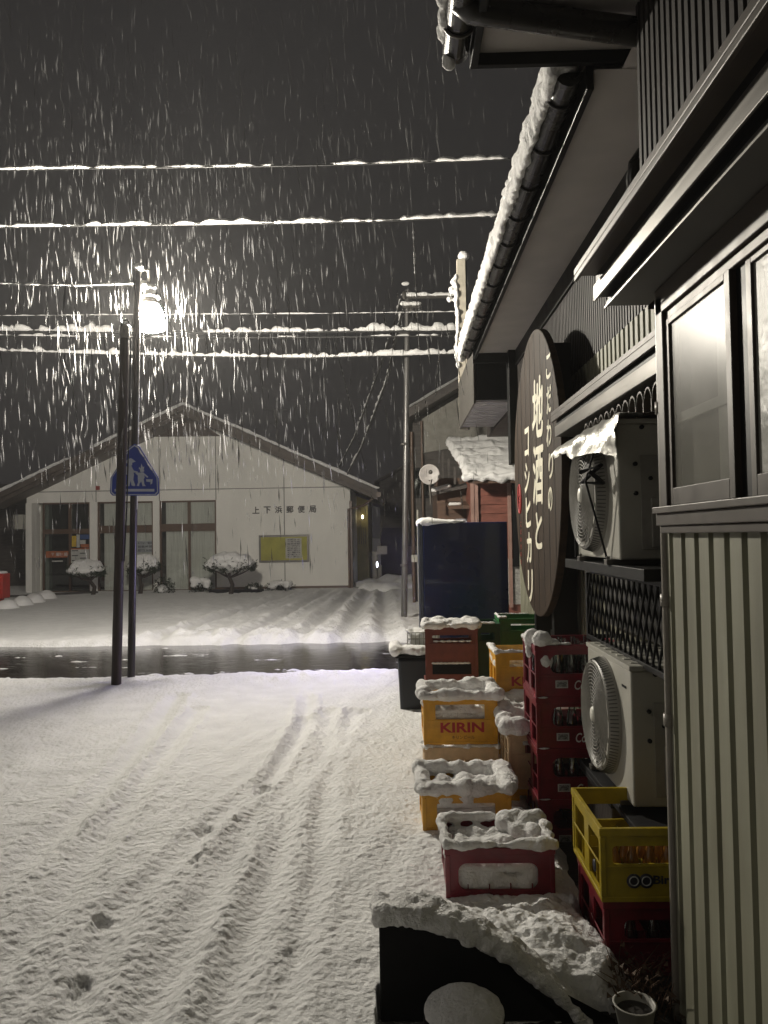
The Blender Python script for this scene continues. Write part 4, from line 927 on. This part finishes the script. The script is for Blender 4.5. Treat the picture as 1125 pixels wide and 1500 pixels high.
# door handle, wall box lettering
w=MB(); w.tube([(X(100),PY-.02,.8),(X(100),PY-.02,1.15)],.015,8); w.build('handle',GREYM,dr)
w=MB(); c0=fz(371,748); c1=fz(463,745)
for k,ch in enumerate('上下浜郵便局'):
    px=375+k*16.6; c=fz(px,747.4-k*.35); text(ch,.205,lambda a,b:(c[0]+a,PY-.02,c[1]+b),w,0,0,0,.205,.035)
w.build('lettering',mat('dark letters',(.035,.03,.028),.5),po,fixn=False)
w=MB(); c=fz(144,715); w.box(c[0]-.05,c[0]+.05,PY-.08,PY,c[1]-.06,c[1]+.06); w.build('alarm_light',mat('red beacon',(.30,.03,.02),.4),po)
w=MB(); w.box(xl-.35,xl-.02,PY-.15,PY+.05,fz(30,775)[1],fz(30,754)[1]); w.build('wall_box',WHITEP,po,.01)
w=MB(); w.box(X(317)-.02,xr,PY-.025,PY+.02,-.03,.10); w.build('plinth',BROWN,po)
w=MB(); q=at(405,600,Y=28); w.tube([(q.x,28,4),(q.x,28,q.z)],.02,6)
for k in range(6): w.tube([(q.x-.5+.0*k,28,q.z-.12*k*.5),(q.x+.45,28,q.z-.12*k*.5)] if k in(0,) else [(q.x-.35+.15*k,27.8,q.z-.5),(q.x-.35+.15*k,28.2,q.z-.5)],.012,5)
w.build('antenna',GREYM,po)
# notice board
nbd=thing('notice_board','framed notice board with yellow backing and papers on the cream wall','notice board',(fz(416,803)[0],PY,fz(416,823)[1]))
w=MB(); a=fz(380,824);b=fz(453,783); w.box(a[0],b[0],PY-.07,PY-.004,a[1],b[1]); w.build('frame',GREYM,nbd,.01)
w=MB(); a=fz(383,821);b=fz(450,786); w.box(a[0],b[0],PY-.075,PY-.071,a[1],b[1]); w.build('backing',mat('yellow felt',(.40,.38,.09),.9,sc=3,var=.12),nbd)
w=MB(); a=fz(419,818);b=fz(442,788); w.box(a[0],b[0],PY-.079,PY-.076,a[1],b[1])
for k in range(9):
    c=fz(430.5,790.5+k*3.1); text(['お知らせ','年末年始','営業時間','ご案内','貯金窓口','郵便窓口','休業日','お願い','保険'][k],.045,lambda a,b:(c[0]+a,PY-.081,c[1]+b),w,1,.02,0,.38)
w.build('paper',[mat('notice paper',(.48,.47,.43),.8),BLP],nbd,fixn=False)
# ---------------- trees and shrubs before the post office ----------------
NEED=mat('dark pine needles',(.030,.045,.022),.8,var=.3,sc=20); BARK=mat('pine bark',(.045,.035,.028),.8,bump=.01,bsc=20)
def tree(label,px,base,topy,wpx,Y,seed,lean=0,hz=None):
    rnd=random.Random(seed); b=at(px,base,Y=Y); t=at(px,topy,Y=Y); r=wpx/2/FPX*Y; z0=-.02; H=t.z
    T=thing('pine_tree',label,'tree',(b.x,Y,0),group='clipped pines before the post office')
    cx=b.x+lean; k=MB(); k.tube([(b.x,Y,z0),(b.x+.05,Y,H*.25),(b.x-.04+lean*.3,Y,H*.45),(cx,Y,H*.68)],[.07,.06,.05,.035],8)
    for s in range(7):
        a=s*.9; k.tube([(b.x-.02+lean*.3,Y,H*.42),(cx+r*.4*math.cos(a),Y+r*.3*math.sin(a),H*.52+.03*math.sin(s*2)),(cx+r*.85*math.cos(a),Y+r*.6*math.sin(a),H*.66)],[.03,.022,.01],6)
    k.build('trunk',BARK,T)
    c=MB()
    for q in range(2400):
        a=rnd.uniform(0,2*PI); rr=r*math.sqrt(rnd.random()); x=cx+rr*math.cos(a); y=Y+rr*.7*math.sin(a); z=H*.70+rnd.uniform(-.11,.06)+.05*math.sin(x*17)+(rnd.random()<.35)*rnd.uniform(0,.16)*(rr/r>.75)
        d=Vector((rnd.uniform(-1,1),rnd.uniform(-1,1),rnd.uniform(-.6,1))).normalized()*.09; e=Vector((rnd.uniform(-1,1),rnd.uniform(-1,1),rnd.uniform(-1,1))).normalized()*.018
        p=Vector((x,y,z)); c.add([p-e,p+e,p+d],[(0,1,2)])
    c.build('crown',NEED,T,fixn=False)
    sh=[('e',cx,Y,H*.80,r*.90,r*.66,H*.27)]
    for q in range(16):
        a=q*2*PI/16; sh.append(('e',cx+r*.72*math.cos(a),Y+r*.5*math.sin(a),H*.755+rnd.uniform(-.03,.03),r*.26,r*.22,H*.09))
    for q in range(8): a=rnd.uniform(0,6.3); sh.append(('e',cx+r*.5*math.cos(a),Y+r*.35*math.sin(a),H*.86,r*.3,r*.25,H*.10))
    lumps('snow_cap',sh,T,.028,.05,5,SNOW,seed)
tree('broad umbrella shaped pine with the roundest snow dome, right of the windows',338,870,812,78,21.6,1)
tree('leaning pine with a ragged snow top before the entrance pillar',136,865,822,58,22.0,2,-.2)
tree('small pine half hidden behind the thin lamp pole',205,866,815,48,22.2,3,.12)
def shrub(label,px,py,wpx,hpx,Y,seed,snow=.5):
    rnd=random.Random(seed); b=at(px,py,Y=Y); r=wpx/2/FPX*Y; H=hpx/FPX*Y
    T=thing('shrub',label,'shrub',(b.x,Y,0),group='low shrubs before the post office'); c=MB(); s=MB()
    for q in range(9): a=rnd.uniform(0,6.3); s.tube([(b.x,Y,-.02),(b.x+r*.6*math.cos(a),Y+r*.4*math.sin(a),H*.7)],.012,5)
    s.build('stem',BARK,T)
    for q in range(500):
        a=rnd.uniform(0,6.3); rr=r*math.sqrt(rnd.random()); p=Vector((b.x+rr*math.cos(a),Y+rr*.6*math.sin(a),rnd.uniform(.02,H)*math.sqrt(max(.1,1-(rr/r)**2*.7))))
        d=Vector((rnd.uniform(-1,1),rnd.uniform(-1,1),rnd.uniform(-.3,1))).normalized()*.07; e=Vector((rnd.uniform(-1,1),rnd.uniform(-1,1),0)).normalized()*.03
        c.add([p-e*.5,p+e,p+d],[(0,1,2)])
    c.build('foliage',NEED,T,fixn=False)
    lumps('snow_cap',[('e',b.x+r*rnd.uniform(-.7,.7)*snow,Y-r*.2+rnd.uniform(-.1,.1),H*rnd.uniform(.35,.85)*snow+.05,r*.3,r*.3,H*.22) for q in range(int(10*snow)+2)],T,.03,.03,6,SNOW,seed)
shrub('dark low bush with little snow between the two windows',240,866,34,26,22.4,11,.3)
shrub('bush half white with snow just left of the round domed pine',295,866,38,24,22.3,12,.9)
shrub('tiny snow dusted plant under the notice board',410,866,44,16,22.6,13,.9)
shrub('thin bush at the foot of the round domed pine',372,866,28,14,22.4,14,.4)
# dark planting bed curb
w=MB(); a=at(300,872,Z=0); w.box(a.x,at(375,872,Z=0).x,22.0,22.6,-.05,.10); tag(w.build('planting_bed',BLACKM,None,.03),'dark soil bed edge under the round domed pine','planting bed')
w=MB(); w.hexa([(-11.9,20.6,-.05),(-11.7,20.6,-.05),(-8.9,22.6,-.05),(-9.1,22.6,-.05)],[(-11.9,20.6,.10),(-11.7,20.6,.10),(-8.9,22.6,.10),(-9.1,22.6,.10)]); tag(w.build('kerb',CONC,None,.02),'dark low kerb slanting up to the post office entrance','kerb')
for k,(px,py) in enumerate(((10,893),(32,888),(50,883),(68,878))):
    q=at(px,py,Z=0); o=lumps('snow_mound',[('e',q.x,q.y,.06,.26,.26,.20),('e',q.x,q.y,.0,.34,.3,.10)],None,.04,.02,3,SNOW,20+k)
    tag(o,['snow mound nearest the left edge in the row by the kerb','second snow mound from the left edge by the kerb','third snow mound from the left edge by the kerb','smallest snow mound, nearest the entrance'][k],'snow mound','snow mounds on the kerb posts')
# red postbox at left edge
q=at(2,860,Y=19.5); pb=thing('post_box','red post box cut by the left edge of the photo with snow on top','post box',(q.x,19.5,0))
w=MB(); w.box(q.x-.45,q.x+.08,19.4,19.8,.15,.78); w.box(q.x-.3,q.x-.05,19.45,19.75,-.03,.15); w.build('body',mat('post box red',(.42,.03,.02),.4),pb,.02)
w=MB(); w.box(q.x-.35,q.x-.0,19.392,19.402,.58,.62); w.build('slot',BLACKM,pb); lumps('snow_cap',[('e',q.x-.35+.07*k,19.6,.80,.08,.2,.05) for k in range(6)],pb,.02,.01,8,SNOW,33)
# ---------------- background houses ----------------
DW=mat('dark weathered boards',(.085,.075,.068),.7,var=.25,sc=3,stretch=(1,1,5),bump=.004,bsc=12)
def lap(mb,x0,x1,y,z0,z1,step,m=0):
    z=z0
    while z<z1:
        t=min(step,z1-z); mb.hexa([(x0,y-.022,z),(x1,y-.022,z),(x1,y+.02,z),(x0,y+.02,z)],[(x0,y-.004,z+t),(x1,y-.004,z+t),(x1,y+.02,z+t),(x0,y+.02,z+t)],m); z+=step
dh=thing('dark_shed','unlit dark timber building cut by the left edge beside the post office','building',(-14.5,27,0))
w=MB(); lap(w,-19,-10.9,27,-.03,2.9,.22); w.box(-19,-10.9,27.03,31,-.03,2.9); w.build('wall',DW,dh)
w=MB(); w.hexa([(-19.3,26.5,2.85),(-10.6,26.5,2.85),(-10.6,31.5,3.9),(-19.3,31.5,3.9)],[(-19.3,26.5,2.95),(-10.6,26.5,2.95),(-10.6,31.5,4.0),(-19.3,31.5,4.0)]); w.build('roof',DW,dh)
# gable house right, Y 18
GY=18.0
gh=thing('gabled_house','dark timber gabled house behind the utility pole with a snowy roof edge','house',(2.5,GY,0))
x0=at(606,700,Y=GY).x; xa=4.0
za=at(600,603,Y=GY).z; zb=at(672,560,Y=GY).z; xs0=at(600,603,Y=GY).x; xs1=at(672,560,Y=GY).x; sl2=(zb-za)/(xs1-xs0)
rz=lambda x: za+(x-xs0)*sl2
w=MB(); lap(w,x0,6,GY,-.03,rz(x0)-.35,.2); w.prism([(x0,rz(x0)-.35),(6,rz(x0)-.35),(6,rz(3.5)),(3.5,rz(3.5)-.2),(x0,rz(x0)-.25)],lambda a,b,t:(a,t,b),GY,GY+.1); w.box(x0,6,GY+.1,24,-.03,rz(x0)-.3); w.build('wall',DW,gh)
w=MB(); x1=at(619,660,Y=GY).x; w.prism([(x1,at(620,664,Y=GY).z),(2.9,at(700,640,Y=GY).z),(2.9,rz(2.9)-.35),(x1,rz(x1)-.35)],lambda a,b,t:(a,t,b),GY-.05,GY-.03); w.build('gable_panel',mat('grey plaster gable',(.26,.25,.22),.8),gh)
w=MB(); lo=[(xs0-.1,GY-.7,rz(xs0-.1)-.22),(3.5,GY-.7,rz(3.5)-.22),(3.5,24,rz(3.5)-.22),(xs0-.1,24,rz(xs0-.1)-.22)]; w.hexa(lo,[(a,b,c+.2) for a,b,c in lo]); rfo=w.build('roof',DW,gh)
slab('roof_snow',(xs0-.1,GY-.72,rz(xs0-.1)),(3.5,GY-.72,rz(3.5)),(3.5,23,rz(3.5)),(xs0-.1,23,rz(xs0-.1)),.09,rfo,30,20)
for (a,b,c,d) in ((605,635,685,730),(598,612,760,800)):
    p=at(a,d,Y=GY-.04); q=at(b,c,Y=GY-.04); w=MB(); w.box(p.x,q.x,GY-.07,GY-.03,p.z,q.z); o=w.build('window',BLACKM,gh)
    w=MB(); w.box(p.x+.05,q.x-.05,GY-.078,GY-.072,p.z+.05,q.z-.05); w.build('pane',PANE,o)
w=MB(); q=at(627,707,Y=GY-.06); w.box(q.x-.12,q.x+.12,GY-.25,GY-.03,q.z-1.5,q.z-1.1); w.build('meter_box',mat('grey meter box',(.32,.30,.27),.5),gh,.01)
w=MB(); q=at(610,695,Y=GY-.06); w.tube([(q.x-.1,GY-.1,4),(q.x-.1,GY-.1,0)],.04,8); q=at(617,600,Y=GY); w.tube([(q.x,GY-.1,rz(q.x)-.4),(q.x,GY-.1,1)],.03,8); w.build('downpipe',BROWN,gh)
# flat roofed verandah on gable house left: awning with snow at 165..
# red house Y 13.5
HY=13.6
rh=thing('red_house','brick red boarded house behind the vending machine with ribbed snow on its lean-to roof','house',(1.6,HY,0))
RW=mat('brick red siding',(.24,.085,.06),.6,var=.18,sc=4,stretch=(1,1,4)); RW2=mat('brown siding',(.13,.075,.05),.7,var=.18,sc=4,stretch=(1,1,4))
xa=at(692,760,Y=HY).x; ztp=at(700,700,Y=HY).z; xb=3.2
w=MB(); lap(w,xa,xb,HY,1.15,ztp,.16); w.box(xa,xb,HY+.02,17,-.03,ztp); w.build('wall',RW,rh)
w=MB(); lap(w,xa,xb,HY-.006,.35,1.15,.09); w.build('brick_base',mat('white glazed brick',(.42,.41,.38),.5,sc=30,var=.2,bump=.004,bsc=40),rh)
xc=at(641,740,Y=HY+1.2).x; zc=at(641,712,Y=HY+1.2).z
w=MB(); lap(w,xc,xa+.02,HY+1.2,.0,zc+.15,.2); w.box(xc,xa,HY+1.22,17,0,zc+.1); w.build('wall',RW2,rh)
w=MB()
for px in (692,698,746): q=at(px,740,Y=HY-.05); w.box(q.x-.03,q.x+.03,HY-.07,HY-.023,.3,ztp)
w.build('trim',mat('pinkish trim board',(.36,.22,.18),.6),rh)
w=MB(); p=at(752,830,Y=HY-.03); q=at(768,708,Y=HY-.03); w.box(p.x,q.x,HY-.08,HY-.03,p.z,q.z); w.build('window',BLACKM,rh)
w=MB(); a=at(668,760,Y=HY+1.1); w.box(a.x,a.x+.25,HY+1.1,HY+1.19,a.z-1.2,a.z); o=w.build('window',mat('pale window frame',(.5,.5,.55),.4),rh)
w=MB(); a=at(655,742,Y=HY+.9); b=at(695,735,Y=HY+.9); w.hexa([(a.x,HY+.5,a.z-.06),(b.x,HY+.5,a.z-.06),(b.x,HY+1.2,a.z+.05),(a.x,HY+1.2,a.z+.05)],[(a.x,HY+.5,a.z),(b.x,HY+.5,a.z),(b.x,HY+1.2,a.z+.11),(a.x,HY+1.2,a.z+.11)]); w.build('window_hood',RW2,rh); lumps('hood_snow',[('e',a.x+.05+.05*k,HY+.55,a.z+.03,.06,.06,.04) for k in range(4)],rh,.02,.01,8,SNOW,34)
# lean-to roof with ridges: near edge low
e0=at(690,700,Y=HY-.5); e1=at(660,648,Y=HY+2.6); zl=e0.z; zh=at(655,647,Y=HY+2.6).z
w=MB(); lo=[(e0.x-.05,HY-.55,zl-.10),(3.4,HY-.55,zl-.10),(3.4,HY+2.6,zh-.10),(e1.x-.05,HY+2.6,zh-.10)]; w.hexa(lo,[(a,b,c+.09) for a,b,c in lo]); lt=w.build('lean_to_roof',RW2,rh)
w=MB(); nu,nv=70,90; vs=[]
for j in range(nv+1):
    for i in range(nu+1):
        v=j/nv; u=i/nu; x=e0.x-.12+(e1.x-e0.x)*v+(3.3-e0.x)*u; yy=HY-.6+3.2*v; wob=.35*noise.noise(Vector((x*1.3,v*3,2)))
        rr_=math.sin(PI*(v*4.5+.12*wob)); q=abs(rr_)**.6; n1=fbm(x*3,yy*3,1); e=min(1,min(u,1-u)*40,min(v,1-v)*30)
        hgt=e*(.03+.10*q*(1+.55*n1)+.02*fbm(x*9,yy*9,3)); vs.append((x+.05*n1,yy+.04*n1,zl+(zh-zl)*v+hgt))
w.add(vs,[(j*(nu+1)+i,j*(nu+1)+i+1,(j+1)*(nu+1)+i+1,(j+1)*(nu+1)+i) for j in range(nv) for i in range(nu)],0,True)
w.build('roof_snow',SNOW,rh,fixn=False)['label']='thick snow in ribs across the lean-to roof'
lumps('roof_snow',[('e',e0.x-.1+.09*k,HY-.58,zl+.0+.03*math.sin(k*1.7),.09,.08,.07+.02*math.sin(k*2.9)) for k in range(28)],rh,.03,.03,5,SNOW,35,'snow lip along the lean-to eave')
for k in range(4): a=at(648+k*9,660+k*12,Y=HY+2-.6*k); w=MB(); w.box(a.x-.02,a.x+.02,a.y-.02,a.y+.02,zc,a.z); w.build('strut',DW,rh)
w=MB(); a=at(650,732,Y=HY+1.0); w.hexa([(xc-.15,HY+.9,zc-.20),(xa,HY+.9,zc-.06),(xa,HY+1.6,zc+.08),(xc-.15,HY+1.6,zc-.06)],[(xc-.15,HY+.9,zc-.14),(xa,HY+.9,zc-.0),(xa,HY+1.6,zc+.14),(xc-.15,HY+1.6,zc+.0)]); w.build('porch_roof',DW,rh)
lumps('porch_snow',[('e',xc-.08+.07*k,HY+1.0,zc-.10+.02*k,.09,.14,.05) for k in range(5)],rh,.03,.02,5,SNOW,36)
# satellite dish
q=at(629,695,Y=14.2); ds=thing('satellite_dish','pale round satellite dish on a bracket beside the red house','satellite dish',(q.x,q.y,q.z-.5))
w=MB(); r=.19; w.lathe((q.x,q.y,q.z),[(0,.05),(r*.5,.035),(r*.9,.0),(r,-.012),(r*.9,.012),(0,.065)],36,axis='Y'); w.build('reflector',mat('pale dish enamel',(.55,.52,.50),.5),ds,fixn=False)
w=MB(); w.tube([(q.x,q.y+.04,q.z-.1),(q.x+.02,q.y+.05,q.z-.55)],.022,8); w.tube([(q.x+.02,q.y,q.z-.2),(q.x+.03,q.y-.30,q.z-.12)],.012,8); w.ell((q.x+.01,q.y-.28,q.z+.02),(.04,.05,.04)); w.build('mount',GREYM,ds)
# alley: yellow lit wall house, dark barn
yh=thing('yellow_house','narrow lamplit yellow wall in the alley right of the post office','house',(-.9,27,0))
YW=mat('yellow plaster',(.52,.46,.20),.8,var=.12,sc=3)
a=at(520,700,Y=27); b=at(538,700,Y=27)
w=MB(); w.box(a.x,b.x,27,27.2,-.03,3.15); w.box(b.x-.1,b.x,27.2,31,-.03,3.15); w.build('wall',YW,yh)
w=MB(); lo=[(a.x-.2,26.4,3.1),(b.x+.75,26.4,2.55),(b.x+.75,31,2.55),(a.x-.2,31,3.1)]; w.hexa(lo,[(p,q,r+.09) for p,q,r in lo]); w.build('roof',DW,yh)
w=MB()
for k in range(4): q=at(526+k*3,773,Y=26.97); w.box(q.x-.012,q.x+.012,26.96,26.995,at(530,797,Y=27).z,at(530,773,Y=27).z)
q=at(524,760,Y=26.95); w.box(q.x-.1,q.x+.12,26.9,26.99,q.z-.3,q.z+.35); w.build('meter_box',mat('tan meter box',(.30,.26,.16),.6),yh)
pl=at(531,757,Y=26.7); wglow=MB(); wglow.ell((pl.x,pl.y,pl.z),(.04,.04,.07)); wglow.build('added_wall_glow',mat('added fill glow',(1,.9,.6),.5,emit=(1,.85,.5),es=9),yh)  # small glowing bead added to brighten the yellow wall
al=at(552.5,827,Y=26); o=MB(); o.ell((al.x,al.y,al.z),(.035,.035,.10)); lm=thing('alley_lamp','small bright white lamp deep in the dark alley','lamp',(al.x,al.y,0)); o.build('bulb',mat('alley bulb',(1,1,1),.5,emit=(.85,.92,1),es=7),lm)
w=MB(); w.tube([(al.x,al.y+.06,-.03),(al.x,al.y+.06,al.z+.1)],.02,8); w.build('post',GREYM,lm)
bn2=thing('dark_barn','dark unlit barn wall closing the alley behind the utility pole','building',(.6,30,0))
p=at(556,706,Y=30); q=at(640,655,Y=30)
w=MB(); w.prism([(p.x,-.03),(4,-.03),(4,q.z+.6),(q.x,q.z),(p.x,p.z)],lambda a,b,t:(a,t,b),30,34); w.build('wall',DW,bn2)
w=MB(); lo=[(p.x-.2,29.6,p.z-.1),(q.x+1,29.6,q.z+.45),(q.x+1,34,q.z+.45),(p.x-.2,34,p.z-.1)]; w.hexa(lo,[(a,b,c+.1) for a,b,c in lo]); w.build('roof',DW,bn2)
w=MB(); w.box(p.x-.0,p.x+1.0,29.93,29.99,.0,1.9); w.build('door',BLACKM,bn2)
w=MB()
for k,(px,py,ww,hh) in enumerate(((548,820,10,50),(556,840,6,30),(560,812,14,10))):
    q=at(px,py,Y=28); w.box(q.x-ww/80,q.x+ww/80,28,28.2,0 if k<2 else q.z,q.z+.3)
tag(w.build('stacked_boards',GREYM,None),'grey boards leaning in the alley beside the small lamp','boards')
q=at(575,862,Z=0); o=lumps('snow_heap',[('e',q.x+random.uniform(-.9,.6),q.y+random.uniform(-1,1.5),.0,.6,.6,random.uniform(.15,.42)) for k in range(12)],None,.07,.06,2,SNOWG,44); tag(o,'shovelled snow heap at the mouth of the alley','snow heap')
q=at(607,818,Y=15.5); w=MB(); w.box(q.x-.06,q.x+.06,15.45,15.55,q.z-.07,q.z+.07); w.tube([(q.x+.08,15.5,0),(q.x+.08,15.5,2.1)],.02,8); tag(w.build('marker_post',WHITEP,None),'thin post with a small white plate right of the utility pole','post')
# ---------------- falling snow ----------------
fl=MB(); rnd=random.Random(12); NV=[];NF=[]
def flake(p,l,r,tx,ty):
    d=Vector((tx,ty,-1)).normalized(); u=d.cross(Vector((0,1,0))).normalized(); w_=d.cross(u); k=len(NV)
    NV.extend([tuple(p-d*l)]+[tuple(p+u*r*math.cos(a)+w_*r*math.sin(a)) for a in (0,2.094,4.188)]+[tuple(p+d*l)])
    NF.extend([(k,k+1,k+2),(k,k+2,k+3),(k,k+3,k+1),(k+4,k+2,k+1),(k+4,k+3,k+2),(k+4,k+1,k+3)])
for k in range(5200):
    y=rnd.uniform(5.0,19.0); x=y*rnd.uniform(-.62,.30); z=rnd.uniform(.3,1.58+y*.85)
    if z<2.2 and rnd.random()<.6: continue
    if (x>.55 and y<11) or (1.58-z)/y>.045: continue
    s=rnd.choice((.6,.9,1.2,1.7)); flake(Vector((x,y,z)),.085*s*rnd.uniform(.5,1.5),.0050*s,.07*rnd.gauss(.5,1),.06*rnd.gauss(0,1))
for k in range(2300):
    a=rnd.uniform(0,6.3); rr=abs(rnd.gauss(0,1.5))+.25; z=LC.z+rnd.uniform(-1.7,3.2); s=rnd.choice((.5,.8,1,1.2))
    if (1.58-z)/8>.045: continue
    flake(Vector((LC.x+rr*math.cos(a),LC.y+rr*math.sin(a),z)),.085*s*rnd.uniform(.5,1.5),.0050*s,.07*rnd.gauss(.5,1),.06*rnd.gauss(0,1))
fl.add(NV,NF); fo_=fl.build('falling_snow',mat('snowflake',(.26,.26,.26),.9,var=.02,spec=.1,alpha=.5),None,fixn=False)
tag(fo_,'wet snowflakes falling through the lamplight','falling snow',None,'stuff')
# ---------------- air thick with fine snow ----------------
hz=MB(); hz.box(-45,45,-8,60,-1.2,14); HM=bpy.data.materials.new('snowy air'); HM.use_nodes=True; t=HM.node_tree; t.nodes.clear()
mo=t.nodes.new('ShaderNodeOutputMaterial'); pv_=t.nodes.new('ShaderNodeVolumePrincipled'); pv_.inputs['Density'].default_value=.0024; pv_.inputs['Color'].default_value=(.85,.85,.85,1); pv_.inputs['Anisotropy'].default_value=.2
t.links.new(pv_.outputs[0],mo.inputs['Volume'])
hzo=hz.build('haze',HM); tag(hzo,'thin haze of fine snow in the night air','haze',None,'stuff')
for o in S.objects:
    if o.parent is not None and 'category' in o: del o['category']
